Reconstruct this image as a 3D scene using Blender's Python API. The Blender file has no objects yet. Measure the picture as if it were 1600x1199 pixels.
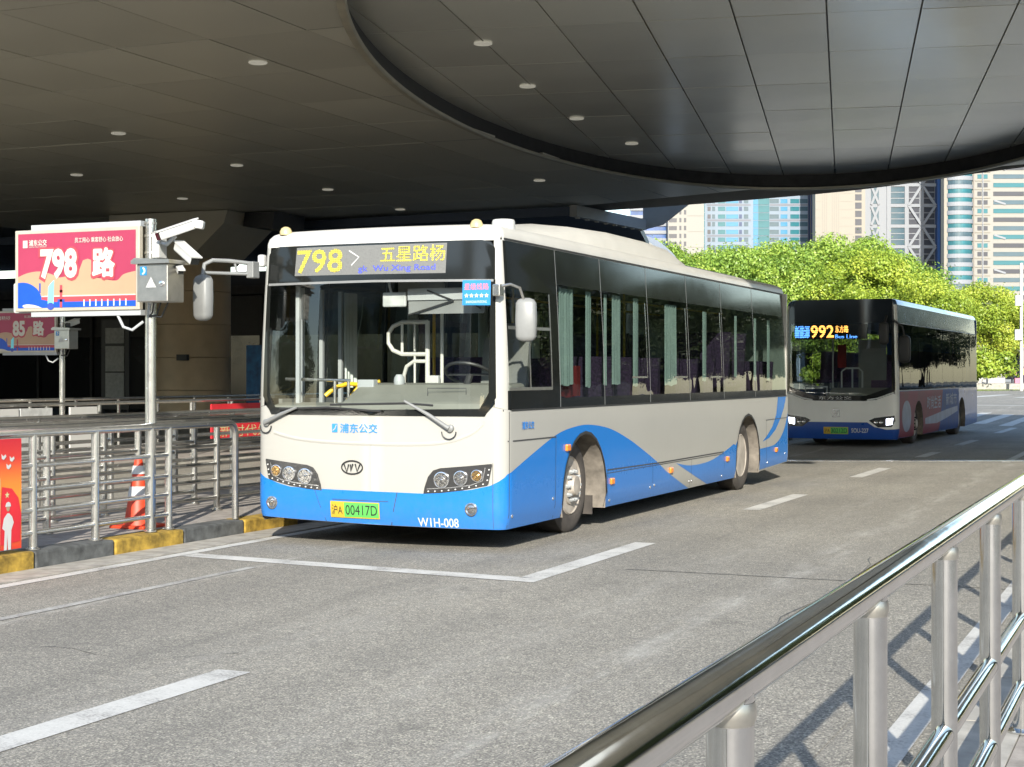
import bpy, bmesh, math, random
import numpy as np
from mathutils import Vector, Matrix, Quaternion
random.seed(7)
rng = np.random.default_rng(7)
SC = bpy.context.scene
COL = SC.collection
R = math.radians

# ------------------------------------------------------------------ camera
CAM_H = 1.626
TH = math.atan(1050 / 2500.0)            # the road runs 22.8 degrees right of the view axis
cd = bpy.data.cameras.new('camera')
cam = bpy.data.objects.new('camera', cd)
COL.objects.link(cam)
cam.location = (0, 0, CAM_H)
cam.rotation_euler = (R(90), 0, TH)
cd.sensor_width = 36.0
cd.lens = 36.0 * 2500 / 1600
cd.shift_y = -13.5 / 1600
cd.clip_start = 0.05
cd.clip_end = 6000
SC.camera = cam

# ------------------------------------------------------------------ sky, sun, exposure
SUN_EL, SUN_AZ = R(24), R(22)
w = bpy.data.worlds.new('World')
SC.world = w
w.use_nodes = True
nt = w.node_tree
bg = nt.nodes['Background']
sky = nt.nodes.new('ShaderNodeTexSky')
sky.sky_type = 'NISHITA'
sky.sun_disc = False
sky.sun_elevation = SUN_EL
sky.sun_rotation = math.pi - SUN_AZ
sky.air_density = 1.0
sky.dust_density = 0.6
nt.links.new(sky.outputs[0], bg.inputs[0])
bg.inputs[1].default_value = 0.15
sd = bpy.data.lights.new('sun', 'SUN')
sd.energy = 3.9
sd.angle = R(0.5)
sd.color = (1.0, 0.945, 0.84)
sun = bpy.data.objects.new('sun', sd)
COL.objects.link(sun)
SUNV = Vector((-math.sin(SUN_AZ) * math.cos(SUN_EL), math.cos(SUN_AZ) * math.cos(SUN_EL), -math.sin(SUN_EL)))
sun.rotation_euler = SUNV.to_track_quat('-Z', 'Y').to_euler()
sun.location = (5, -20, 30)
SC.view_settings.view_transform = 'Standard'
SC.view_settings.look = 'None'
SC.view_settings.gamma = 1
SC.view_settings.exposure = 1.15
SC.view_settings.use_curve_mapping = False
cy = SC.cycles
cy.use_denoising = True
cy.max_bounces = 8
cy.diffuse_bounces = 6
cy.glossy_bounces = 4
cy.transparent_max_bounces = 24
cy.caustics_reflective = False
cy.caustics_refractive = False
cy.sample_clamp_indirect = 6

# ------------------------------------------------------------------ materials
def _mat(name):
    m = bpy.data.materials.new(name)
    m.use_nodes = True
    return m, m.node_tree, m.node_tree.nodes['Principled BSDF']

def ramp(nt, fac, pts):
    n = nt.nodes.new('ShaderNodeValToRGB')
    el = n.color_ramp.elements
    while len(el) < len(pts): el.new(0.5)
    for e, (p, c) in zip(el, pts):
        e.position = p
        e.color = (*c, 1) if len(c) == 3 else c
    nt.links.new(fac, n.inputs[0])
    return n.outputs[0]

def noise(nt, scale, detail=4, vec=None, rough=0.55):
    n = nt.nodes.new('ShaderNodeTexNoise')
    n.inputs['Scale'].default_value = scale
    n.inputs['Detail'].default_value = detail
    n.inputs['Roughness'].default_value = rough
    if vec is None:
        tc = nt.nodes.new('ShaderNodeTexCoord')
        vec = tc.outputs['Object']
    nt.links.new(vec, n.inputs['Vector'])
    return n.outputs['Fac']

def math_(nt, op, a, b=None, clamp=False):
    n = nt.nodes.new('ShaderNodeMath')
    n.operation = op
    n.use_clamp = clamp
    for i, v in enumerate((a, b)):
        if v is None: continue
        if isinstance(v, (int, float)): n.inputs[i].default_value = v
        else: nt.links.new(v, n.inputs[i])
    return n.outputs[0]

def mixc(nt, fac, a, b):
    n = nt.nodes.new('ShaderNodeMix')
    n.data_type = 'RGBA'
    for i, v in ((0, fac), (6, a), (7, b)):
        if isinstance(v, (int, float)): n.inputs[i].default_value = v
        elif isinstance(v, tuple): n.inputs[i].default_value = (*v, 1)
        else: nt.links.new(v, n.inputs[i])
    return n.outputs[2]

def bump(nt, b, h, strength, dist=0.01):
    n = nt.nodes.new('ShaderNodeBump')
    n.inputs['Strength'].default_value = strength
    n.inputs['Distance'].default_value = dist
    nt.links.new(h, n.inputs['Height'])
    nt.links.new(n.outputs[0], b.inputs['Normal'])

MATS = {}
def M(name, col, rough=0.6, metal=0.0, var=0.12, vscale=3.0, bmp=0.0, bscale=40, coat=0.0, rvar=0.08, emis=None):
    if name in MATS: return MATS[name]
    m, t, b = _mat(name)
    b.inputs['Metallic'].default_value = metal
    f = noise(t, vscale, 6)
    lo = tuple(max(0, c * (1 - var)) for c in col)
    hi = tuple(min(1, c * (1 + var)) for c in col)
    t.links.new(ramp(t, f, [(0.3, lo), (0.7, hi)]), b.inputs['Base Color'])
    rr = t.nodes.new('ShaderNodeMapRange')
    rr.inputs[3].default_value = max(0.02, rough - rvar)
    rr.inputs[4].default_value = min(1, rough + rvar)
    t.links.new(f, rr.inputs[0])
    t.links.new(rr.outputs[0], b.inputs['Roughness'])
    if bmp: bump(t, b, noise(t, bscale, 3), bmp)
    if coat:
        b.inputs['Coat Weight'].default_value = coat
        b.inputs['Coat Roughness'].default_value = 0.06
    if emis:
        b.inputs['Emission Color'].default_value = (*emis[0], 1)
        b.inputs['Emission Strength'].default_value = emis[1]
    MATS[name] = m
    return m

def glass(name, tint, refl=0.05, rough=0.0, wav=0.0, wscale=1.5, edge=0.9):
    m = bpy.data.materials.new(name)
    m.use_nodes = True
    t = m.node_tree
    t.nodes.clear()
    out = t.nodes.new('ShaderNodeOutputMaterial')
    mx = t.nodes.new('ShaderNodeMixShader')
    tr = t.nodes.new('ShaderNodeBsdfTransparent')
    tr.inputs[0].default_value = (*tint, 1)
    gl = t.nodes.new('ShaderNodeBsdfGlossy')
    gl.inputs['Roughness'].default_value = rough
    gl.inputs[0].default_value = (0.95, 0.97, 0.97, 1)
    lw = t.nodes.new('ShaderNodeLayerWeight')
    lw.inputs[0].default_value = 0.5
    p = math_(t, 'POWER', lw.outputs['Facing'], 4.0)
    p = math_(t, 'MULTIPLY', p, edge)
    p = math_(t, 'ADD', p, refl, True)
    t.links.new(p, mx.inputs[0])
    t.links.new(tr.outputs[0], mx.inputs[1])
    t.links.new(gl.outputs[0], mx.inputs[2])
    if wav:
        bn = t.nodes.new('ShaderNodeBump')
        bn.inputs['Strength'].default_value = wav
        bn.inputs['Distance'].default_value = 0.02
        t.links.new(noise(t, wscale, 1), bn.inputs['Height'])
        t.links.new(bn.outputs[0], gl.inputs['Normal'])
    t.links.new(mx.outputs[0], out.inputs[0])
    MATS[name] = m
    return m

def asphalt():
    m, t, b = _mat('asphalt')
    tc = t.nodes.new('ShaderNodeTexCoord')
    sep = t.nodes.new('ShaderNodeSeparateXYZ')
    t.links.new(tc.outputs['Object'], sep.inputs[0])
    fine = noise(t, 95, 3, tc.outputs['Object'], 0.7)
    v = t.nodes.new('ShaderNodeTexVoronoi')
    v.inputs['Scale'].default_value = 75
    t.links.new(tc.outputs['Object'], v.inputs['Vector'])
    big = noise(t, 0.35, 5, tc.outputs['Object'])
    base = ramp(t, fine, [(0.30, (0.07, 0.066, 0.057)), (0.5, (0.255, 0.24, 0.208)), (0.70, (0.56, 0.53, 0.465))])
    agg = ramp(t, v.outputs['Color'], [(0.0, (0.45, 0.45, 0.45)), (0.55, (0.95, 0.95, 0.95)), (1.0, (1.9, 1.87, 1.75))])
    mul = t.nodes.new('ShaderNodeMix'); mul.data_type = 'RGBA'; mul.blend_type = 'MULTIPLY'; mul.inputs[0].default_value = 0.75
    t.links.new(base, mul.inputs[6]); t.links.new(agg, mul.inputs[7])
    tint = ramp(t, big, [(0.3, (0.80, 0.80, 0.80)), (0.7, (1.12, 1.11, 1.08))])
    mul2 = t.nodes.new('ShaderNodeMix'); mul2.data_type = 'RGBA'; mul2.blend_type = 'MULTIPLY'; mul2.inputs[0].default_value = 1
    t.links.new(mul.outputs[2], mul2.inputs[6]); t.links.new(tint, mul2.inputs[7])
    col = mul2.outputs[2]
    # dusty worn tracks along the lane, and a darker oil track
    mp = t.nodes.new('ShaderNodeMapping')
    mp.inputs['Scale'].default_value = (2.2, 0.35, 1)
    t.links.new(tc.outputs['Object'], mp.inputs[0])
    streak = noise(t, 3.0, 6, mp.outputs[0], 0.7)
    wob = math_(t, 'MULTIPLY', math_(t, 'SUBTRACT', noise(t, 0.25, 2, tc.outputs['Object']), 0.5), 0.7)
    xx = math_(t, 'ADD', sep.outputs[0], wob)
    def band(c, hw):
        d = math_(t, 'ABSOLUTE', math_(t, 'SUBTRACT', xx, c))
        return math_(t, 'SUBTRACT', 1.0, math_(t, 'DIVIDE', d, hw), True)
    st = ramp(t, streak, [(0.42, (0, 0, 0)), (0.68, (1, 1, 1))])
    for c, hw, s in ((-2.95, 0.22, 0.55), (-7.25, 0.10, 0.75), (-5.0, 0.5, 0.25), (-3.7, 0.35, 0.22)):
        f = math_(t, 'MULTIPLY', math_(t, 'MULTIPLY', band(c, hw), st), s)
        col = mixc(t, f, col, (0.52, 0.50, 0.45))
    blot = ramp(t, noise(t, 1.3, 6, tc.outputs['Object'], 0.7), [(0.60, (0, 0, 0)), (0.72, (1, 1, 1))])
    col = mixc(t, math_(t, 'MULTIPLY', blot, 0.45), col, (0.10, 0.095, 0.085))
    mid = noise(t, 9.0, 5, tc.outputs['Object'], 0.7)
    col = mixc(t, math_(t, 'MULTIPLY', ramp(t, mid, [(0.35, (1, 1, 1)), (0.55, (0, 0, 0))]), 0.30), col, (0.13, 0.123, 0.11))
    for c, hw, s in ((-5.55, 0.22, 0.5), (-7.9, 0.22, 0.4), (-2.3, 0.25, 0.4), (-4.25, 0.22, 0.35)):
        col = mixc(t, math_(t, 'MULTIPLY', math_(t, 'MULTIPLY', band(c, hw), math_(t, 'SUBTRACT', 1.0, st)), s * 0.6), col, (0.11, 0.105, 0.095))
    f = math_(t, 'MULTIPLY', math_(t, 'MULTIPLY', band(-6.6, 0.8), noise(t, 0.8, 4, tc.outputs['Object'])), 0.35)
    col = mixc(t, f, col, (0.07, 0.068, 0.065))
    t.links.new(col, b.inputs['Base Color'])
    b.inputs['Roughness'].default_value = 0.88
    bump(t, b, fine, 0.6, 0.012)
    MATS['asphalt'] = m
    return m

def paintline(name='road_paint', col=(0.72, 0.71, 0.67), wear=0.5):
    m, t, b = _mat(name)
    tc = t.nodes.new('ShaderNodeTexCoord')
    n1 = noise(t, 60, 4, tc.outputs['Object'], 0.8)
    n2 = noise(t, 2.2, 5, tc.outputs['Object'], 0.7)
    s = math_(t, 'ADD', math_(t, 'MULTIPLY', n1, 0.5), math_(t, 'MULTIPLY', n2, 0.5))
    c = ramp(t, s, [(max(0, wear - 0.12), (0.22, 0.21, 0.195)), (wear, tuple(x * 0.82 for x in col)), (wear + 0.18, col)])
    t.links.new(c, b.inputs['Base Color'])
    b.inputs['Roughness'].default_value = 0.8
    bump(t, b, n1, 0.4, 0.008)
    MATS[name] = m
    return m

def steel(name, col=(0.62, 0.62, 0.60), rough=0.2, bmp=0.08, bscale=14, spread=0.12, metal=0.9):
    m, t, b = _mat(name)
    b.inputs['Metallic'].default_value = metal
    tc = t.nodes.new('ShaderNodeTexCoord')
    n = noise(t, 9, 5, tc.outputs['Object'], 0.7)
    g = noise(t, 160, 2, tc.outputs['Object'])
    t.links.new(ramp(t, n, [(0.3, tuple(c * 0.8 for c in col)), (0.7, col)]), b.inputs['Base Color'])
    rr = t.nodes.new('ShaderNodeMapRange')
    rr.inputs[3].default_value = max(rough - spread * .8, 0.03); rr.inputs[4].default_value = rough + spread
    t.links.new(n, rr.inputs[0]); t.links.new(rr.outputs[0], b.inputs['Roughness'])
    bump(t, b, noise(t, bscale, 2, tc.outputs['Object']), bmp, 0.01)
    MATS[name] = m
    return m

def soffit_mat(name, col, rough=0.3, metal=0.75):
    m, t, b = _mat(name)
    b.inputs['Metallic'].default_value = metal
    oi = t.nodes.new('ShaderNodeObjectInfo')
    tc = t.nodes.new('ShaderNodeTexCoord')
    n = noise(t, 0.5, 4, tc.outputs['Object'])
    s = math_(t, 'ADD', math_(t, 'MULTIPLY', oi.outputs['Random'], 0.6), math_(t, 'MULTIPLY', n, 0.4))
    t.links.new(ramp(t, s, [(0.1, tuple(c * 0.88 for c in col)), (0.9, tuple(c * 1.1 for c in col))]), b.inputs['Base Color'])
    rr = t.nodes.new('ShaderNodeMapRange')
    rr.inputs[3].default_value = rough - 0.05; rr.inputs[4].default_value = rough + 0.07
    t.links.new(n, rr.inputs[0]); t.links.new(rr.outputs[0], b.inputs['Roughness'])
    bump(t, b, noise(t, 1.1, 2, tc.outputs['Object']), 0.10, 0.02)
    MATS[name] = m
    return m

def led_mat(name, col, strength, pitch, dirs=(1, 0, 1)):
    m, t, b = _mat(name)
    b.inputs['Base Color'].default_value = (0.03, 0.03, 0.03, 1)
    tc = t.nodes.new('ShaderNodeTexCoord')
    sep = t.nodes.new('ShaderNodeSeparateXYZ')
    t.links.new(tc.outputs['Object'], sep.inputs[0])
    k = None
    for i, d in enumerate(dirs):
        if not d: continue
        fr = math_(t, 'FRACT', math_(t, 'DIVIDE', sep.outputs[i], pitch))
        g = math_(t, 'GREATER_THAN', fr, 0.24)
        k = g if k is None else math_(t, 'MULTIPLY', k, g)
    b.inputs['Emission Color'].default_value = (*col, 1)
    t.links.new(math_(t, 'MULTIPLY', k, strength), b.inputs['Emission Strength'])
    MATS[name] = m
    return m

def leaf_mat(name, c1, c2, c3):
    m, t, b = _mat(name)
    t.nodes.remove(b)
    out = t.nodes['Material Output']
    at = t.nodes.new('ShaderNodeAttribute'); at.attribute_name = 'leafvar'
    oi = t.nodes.new('ShaderNodeObjectInfo')
    s = math_(t, 'ADD', math_(t, 'MULTIPLY', at.outputs['Fac'], 0.8), math_(t, 'MULTIPLY', oi.outputs['Random'], 0.2))
    c = ramp(t, s, [(0.1, c1), (0.5, c2), (0.9, c3)])
    d = t.nodes.new('ShaderNodeBsdfDiffuse'); tr = t.nodes.new('ShaderNodeBsdfTranslucent')
    gl = t.nodes.new('ShaderNodeBsdfGlossy'); gl.inputs['Roughness'].default_value = 0.45
    mx = t.nodes.new('ShaderNodeMixShader'); mx.inputs[0].default_value = 0.28
    mx2 = t.nodes.new('ShaderNodeMixShader'); mx2.inputs[0].default_value = 0.04
    t.links.new(c, d.inputs[0]); t.links.new(c, tr.inputs[0])
    t.links.new(d.outputs[0], mx.inputs[1]); t.links.new(tr.outputs[0], mx.inputs[2])
    t.links.new(mx.outputs[0], mx2.inputs[1]); t.links.new(gl.outputs[0], mx2.inputs[2])
    t.links.new(mx2.outputs[0], out.inputs[0])
    MATS[name] = m
    return m

asphalt(); paintline('road_paint', (0.62, 0.61, 0.57), 0.49); paintline('worn_paint', (0.52, 0.51, 0.47), 0.56)
steel('steel', (0.62, 0.61, 0.57), 0.25, 0.02, 5, 0.06); steel('polished_steel', (0.72, 0.72, 0.70), 0.085, 0.05, 6, 0.04, 1.0); steel('brushed_steel', (0.5, 0.48, 0.43), 0.36, 0.02, 5, 0.06)
steel('chrome', (0.8, 0.8, 0.8), 0.12, 0.02)
soffit_mat('soffit', (0.64, 0.62, 0.53), 0.33, 0.25)
soffit_mat('disc', (0.82, 0.82, 0.74), 0.20, 0.3)
M('rim', (0.46, 0.43, 0.34), 0.4, 0.4)
M('dark_void', (0.012, 0.012, 0.013), 0.8)
M('concrete', (0.36, 0.34, 0.30), 0.85, var=0.25, vscale=6, bmp=0.3, bscale=60)
M('paving', (0.30, 0.27, 0.24), 0.85, var=0.25, vscale=9, bmp=0.3, bscale=60)
M('gutter', (0.33, 0.31, 0.27), 0.85, var=0.3, vscale=7, bmp=0.3, bscale=70)
M('kerb_yellow', (0.32, 0.205, 0.03), 0.8, var=0.55, vscale=11, bmp=0.3, bscale=50)
M('kerb_black', (0.085, 0.088, 0.085), 0.8, var=0.5, vscale=9, bmp=0.3, bscale=50)
def bus_paint(name, col, rough=0.36):
    m, t, b = _mat(name)
    tc = t.nodes.new('ShaderNodeTexCoord'); sp = t.nodes.new('ShaderNodeSeparateXYZ')
    t.links.new(tc.outputs['Object'], sp.inputs[0])
    mp = t.nodes.new('ShaderNodeMapping'); mp.inputs['Scale'].default_value = (9, 9, 0.9)
    t.links.new(tc.outputs['Object'], mp.inputs[0])
    streak = noise(t, 1.6, 5, mp.outputs[0], 0.65)
    spk = noise(t, 22, 4, tc.outputs['Object'], 0.75)
    big = noise(t, 1.1, 3, tc.outputs['Object'])
    low = math_(t, 'SUBTRACT', 1.0, math_(t, 'DIVIDE', math_(t, 'SUBTRACT', sp.outputs[2], 0.2), 0.75), True)
    low = math_(t, 'POWER', low, 1.8)
    dirt = math_(t, 'ADD', math_(t, 'MULTIPLY', math_(t, 'MULTIPLY', low, spk), 0.75), math_(t, 'MULTIPLY', math_(t, 'SUBTRACT', streak, 0.5), 0.10), True)
    base = mixc(t, big, tuple(c * 0.94 for c in col), tuple(c * 1.05 for c in col))
    c = mixc(t, math_(t, 'MULTIPLY', dirt, 0.45), base, (0.20, 0.175, 0.14))
    t.links.new(c, b.inputs['Base Color'])
    rr = t.nodes.new('ShaderNodeMapRange'); rr.inputs[3].default_value = rough - .06; rr.inputs[4].default_value = rough + .3
    t.links.new(dirt, rr.inputs[0]); t.links.new(rr.outputs[0], b.inputs['Roughness'])
    b.inputs['Coat Weight'].default_value = 0.2; b.inputs['Coat Roughness'].default_value = 0.06
    bump(t, b, noise(t, 2.3, 2, tc.outputs['Object']), 0.10, 0.02)
    MATS[name] = m
bus_paint('cream', (0.365, 0.358, 0.325)); bus_paint('blue_paint', (0.0, 0.165, 0.54), 0.30)
M('navy_paint', (0.01, 0.06, 0.28), 0.3, 0, var=0.08, coat=0.5)
M('grey_white', (0.72, 0.71, 0.66), 0.35, 0, var=0.04, coat=0.4)
M('black_gloss', (0.012, 0.013, 0.012), 0.08, 0, var=0.05, rvar=0.03)
M('black_plastic', (0.025, 0.025, 0.025), 0.5, var=0.2)
M('rubber', (0.055, 0.048, 0.042), 0.85, var=0.35, vscale=6, bmp=0.2, bscale=30)
M('dusty_metal', (0.40, 0.36, 0.31), 0.6, 0.2, var=0.25, vscale=6)
M('dark_metal', (0.05, 0.05, 0.05), 0.6, 0.4, var=0.3)
M('grey_plastic', (0.19, 0.195, 0.19), 0.45, var=0.1, vscale=6, bmp=0.05)
M('seam', (0.05, 0.05, 0.05), 0.7)
M('dash', (0.20, 0.20, 0.17), 0.6, var=0.1, bmp=0.1, bscale=120)
M('white_paint', (0.52, 0.51, 0.47), 0.4, var=0.05)
M('white_plastic', (0.50, 0.50, 0.48), 0.45, var=0.04)
M('interior', (0.16, 0.165, 0.155), 0.7, var=0.15)
M('interior_floor', (0.06, 0.06, 0.06), 0.8)
M('seat_purple', (0.075, 0.035, 0.085), 0.85, var=0.6, vscale=45)
M('curtain', (0.56, 0.60, 0.57), 0.9, var=0.1, vscale=5)
M('red_cloth', (0.34, 0.03, 0.035), 0.9, var=0.2)
M('yellow_rail', (0.75, 0.45, 0.02), 0.4)
M('amber', (0.75, 0.22, 0.02), 0.25, var=0.1, coat=0.6)
M('amber_pale', (0.5, 0.4, 0.2), 0.35, var=0.1, coat=0.4)
M('lens', (0.40, 0.40, 0.39), 0.16, 0.9, var=0.5, vscale=60, coat=1)
M('amber_lens', (0.42, 0.26, 0.09), 0.16, 0.8, var=0.5, vscale=60, coat=1)
M('lamp_black', (0.05, 0.05, 0.05), 0.25, 0.3, coat=0.6)
M('led_panel', (0.16, 0.16, 0.15), 0.3, var=0.1, vscale=60)
M('plate_green', (0.09, 0.40, 0.08), 0.4, var=0.1)
M('plate_yellow', (0.48, 0.32, 0.03), 0.4, var=0.06)
M('ink_black', (0.015, 0.015, 0.015), 0.6)
M('ink_white', (0.55, 0.55, 0.53), 0.6, var=0.04)
M('ink_blue', (0.03, 0.22, 0.62), 0.5)
M('ink_cream', (0.50, 0.475, 0.41), 0.6, var=0.04)
M('sticker_blue', (0.012, 0.19, 0.46), 0.4)
M('sticker_pink', (0.55, 0.16, 0.2), 0.5)
M('star_gold', (0.55, 0.50, 0.25), 0.5)
M('sign_red', (0.30, 0.030, 0.07), 0.45, var=0.10, vscale=1.2)
M('sign_coral', (0.36, 0.05, 0.065), 0.45)
M('sign_peach', (0.40, 0.25, 0.155), 0.45, var=0.06)
M('sign_blue', (0.005, 0.065, 0.42), 0.45)
M('sign_navy', (0.03, 0.06, 0.30), 0.45)
M('sign_cyan', (0.18, 0.62, 0.72), 0.45)
M('sign_frame', (0.42, 0.385, 0.31), 0.45, 0.2)
M('orange_cone', (0.55, 0.045, 0.012), 0.5, var=0.15, vscale=6)
M('poster_red', (0.58, 0.02, 0.03), 0.55, var=0.15, vscale=2)
M('stone_tan', (0.52, 0.40, 0.26), 0.5, var=0.12, vscale=1.5)
M('capital_grey', (0.52, 0.49, 0.40), 0.6, var=0.08, vscale=0.6)
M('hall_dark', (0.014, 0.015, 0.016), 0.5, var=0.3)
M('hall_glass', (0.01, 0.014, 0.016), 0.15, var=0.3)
M('blue_banner', (0.02, 0.12, 0.30), 0.6, var=0.5, vscale=4)
M('paper', (0.42, 0.43, 0.42), 0.7, var=0.2, vscale=9)
M('canopy_navy', (0.05, 0.07, 0.11), 0.5, 0.3)
M('light_grey', (0.34, 0.355, 0.36), 0.5, var=0.06)
M('lamp_disc', (0.6, 0.6, 0.54), 0.5, emis=((1.0, 0.95, 0.8), 0.10))
M('bark', (0.09, 0.065, 0.045), 0.9, var=0.4, vscale=8, bmp=0.5, bscale=20)
M('skin', (0.42, 0.25, 0.18), 0.6)
M('hair', (0.015, 0.012, 0.01), 0.6)
M('maroon', (0.16, 0.045, 0.05), 0.8)
M('pinkcloth', (0.55, 0.20, 0.28), 0.8)
M('limecloth', (0.5, 0.6, 0.15), 0.8)
M('trousers', (0.03, 0.03, 0.05), 0.8)
M('grass', (0.10, 0.14, 0.03), 0.9, var=0.4, vscale=6)
M('wall_pale', (0.50, 0.48, 0.44), 0.8, var=0.15)
glass('clear_glass', (0.92, 0.95, 0.93), 0.075, 0.0, 0.05, 0.9)
glass('tint_glass', (0.36, 0.43, 0.41), 0.035, 0.0, 0.16, 1.3, 0.5)
glass('tint_glass_dark', (0.20, 0.24, 0.26), 0.04, 0.0, 0.12, 1.3, 0.25)
glass('shelter_glass', (0.25, 0.3, 0.3), 0.1)
led_mat('led_yellow', (0.95, 0.80, 0.04), 1.1, 0.019)
led_mat('led_blue', (0.08, 0.12, 1.0), 1.0, 0.014)
led_mat('led_orange', (1.0, 0.42, 0.08), 1.5, 0.045, (0, 0, 1))
led_mat('led_sky', (0.10, 0.35, 1.0), 1.0, 0.05, (0, 0, 1))
leaf_mat('leaf', (0.11, 0.21, 0.03), (0.26, 0.40, 0.06), (0.42, 0.52, 0.09))
leaf_mat('leaf_yellow', (0.14, 0.23, 0.025), (0.33, 0.44, 0.05), (0.50, 0.55, 0.075))

# ------------------------------------------------------------------ object helpers
def link(o, parent=None):
    COL.objects.link(o)
    if parent is not None: o.parent = parent
    return o

def tag(o, label=None, cat=None, group=None, kind=None):
    if label: o['label'] = label
    if cat: o['category'] = cat
    if group: o['group'] = group
    if kind: o['kind'] = kind
    return o

def empty(name, loc=(0, 0, 0), rz=0, label=None, cat=None, group=None):
    o = bpy.data.objects.new(name, None)
    o.empty_display_size = 0.2
    o.location = loc
    o.rotation_euler = (0, 0, rz)
    link(o)
    return tag(o, label, cat, group)

class MB:
    def __init__(s):
        s.v, s.f = [], []
    def add(s, vs, fs):
        k = len(s.v)
        s.v += [tuple(p) for p in vs]
        s.f += [tuple(i + k for i in f) for f in fs]
        return s
    def box(s, x0, x1, y0, y1, z0, z1):
        return s.add([(x0, y0, z0), (x1, y0, z0), (x1, y1, z0), (x0, y1, z0), (x0, y0, z1), (x1, y0, z1), (x1, y1, z1), (x0, y1, z1)],
                     [(0, 3, 2, 1), (4, 5, 6, 7), (0, 1, 5, 4), (1, 2, 6, 5), (2, 3, 7, 6), (3, 0, 4, 7)])
    def obox(s, a, b, wdt, hgt, up=(0, 0, 1)):
        """a beam from a to b with a rectangular section"""
        a, b = Vector(a), Vector(b)
        d = (b - a).normalized(); up = Vector(up)
        sx = d.cross(up)
        if sx.length < 1e-4: sx = d.cross(Vector((1, 0, 0)))
        sx.normalize(); sy = sx.cross(d)
        vs = []
        for p in (a, b):
            for i, j in ((-1, -1), (1, -1), (1, 1), (-1, 1)):
                vs.append(p + sx * (wdt / 2 * i) + sy * (hgt / 2 * j))
        return s.add(vs, [(3, 2, 1, 0), (4, 5, 6, 7), (0, 1, 5, 4), (1, 2, 6, 5), (2, 3, 7, 6), (3, 0, 4, 7)])
    def tube(s, path, r, n=10, cap=True):
        P = [Vector(p) for p in path]
        rs = r if isinstance(r, (list, tuple)) else [r] * len(P)
        T = []
        for i in range(len(P)):
            a = P[max(i - 1, 0)]; b = P[min(i + 1, len(P) - 1)]
            T.append((b - a).normalized())
        nrm = T[0].orthogonal().normalized()
        vs = []
        for i, p in enumerate(P):
            if i:
                q = T[i - 1].rotation_difference(T[i]); nrm = q @ nrm
            nrm = (nrm - T[i] * nrm.dot(T[i])).normalized()
            bi = T[i].cross(nrm)
            for k in range(n):
                an = 2 * math.pi * k / n
                vs.append(p + (nrm * math.cos(an) + bi * math.sin(an)) * rs[i])
        fs = []
        for i in range(len(P) - 1):
            for k in range(n):
                fs.append((i * n + k, i * n + (k + 1) % n, (i + 1) * n + (k + 1) % n, (i + 1) * n + k))
        if cap:
            fs.append(tuple(reversed(range(n)))); fs.append(tuple((len(P) - 1) * n + k for k in range(n)))
        return s.add(vs, fs)
    def lathe(s, prof, n=24, c=(0, 0, 0), ax='z', cap=True):
        """prof: (radius, height) pairs"""
        vs = []
        for r, h in prof:
            for k in range(n):
                a = 2 * math.pi * k / n
                p = (r * math.cos(a), r * math.sin(a), h)
                if ax == 'x': p = (h, p[0], p[1])
                elif ax == 'y': p = (p[1], h, p[0])
                vs.append((p[0] + c[0], p[1] + c[1], p[2] + c[2]))
        fs = []
        for i in range(len(prof) - 1):
            for k in range(n):
                fs.append((i * n + k, i * n + (k + 1) % n, (i + 1) * n + (k + 1) % n, (i + 1) * n + k))
        if cap:
            fs.append(tuple(reversed(range(n)))); fs.append(tuple((len(prof) - 1) * n + k for k in range(n)))
        return s.add(vs, fs)
    def prism(s, poly, a, b, ax='z'):
        """extrude a 2D polygon; ax z: (x,y), y: (x,z), x: (y,z)"""
        def pt(p, h):
            return (p[0], p[1], h) if ax == 'z' else ((p[0], h, p[1]) if ax == 'y' else (h, p[0], p[1]))
        n = len(poly)
        vs = [pt(p, a) for p in poly] + [pt(p, b) for p in poly]
        fs = [tuple(reversed(range(n))), tuple(range(n, 2 * n))]
        fs += [(i, (i + 1) % n, n + (i + 1) % n, n + i) for i in range(n)]
        return s.add(vs, fs)
    def flat(s, poly, h, ax='y'):
        n = len(poly)
        vs = [(p[0], h, p[1]) if ax == 'y' else ((h, p[0], p[1]) if ax == 'x' else (p[0], p[1], h)) for p in poly]
        return s.add(vs, [tuple(range(n))])
    def mesh(s, name, mat, smooth=False):
        me = bpy.data.meshes.new(name)
        me.from_pydata(s.v, [], s.f)
        bm = bmesh.new(); bm.from_mesh(me)
        if any(len(f.verts) > 3 for f in bm.faces):
            bmesh.ops.recalc_face_normals(bm, faces=bm.faces)
        bm.to_mesh(me); bm.free()
        if mat: me.materials.append(MATS[mat])
        if smooth:
            me.polygons.foreach_set('use_smooth', [True] * len(me.polygons))
            me.set_sharp_from_angle(angle=R(38))
        me.update()
        return me
    def build(s, name, mat, parent=None, smooth=False, bevel=0):
        o = bpy.data.objects.new(name, s.mesh(name, mat, smooth))
        link(o, parent)
        if bevel:
            b = o.modifiers.new('bevel', 'BEVEL'); b.width = bevel; b.segments = 2; b.limit_method = 'ANGLE'
        return o

CUBES = {}
def cube(name, mat, x0, x1, y0, y1, z0, z1, parent=None):
    """a box piece that shares one unit mesh per material"""
    if mat not in CUBES:
        CUBES[mat] = MB().box(-.5, .5, -.5, .5, -.5, .5).mesh('box_' + mat, mat)
    o = bpy.data.objects.new(name, CUBES[mat])
    o.location = ((x0 + x1) / 2, (y0 + y1) / 2, (z0 + z1) / 2)
    o.scale = (x1 - x0, y1 - y0, z1 - z0)
    return link(o, parent)

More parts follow.
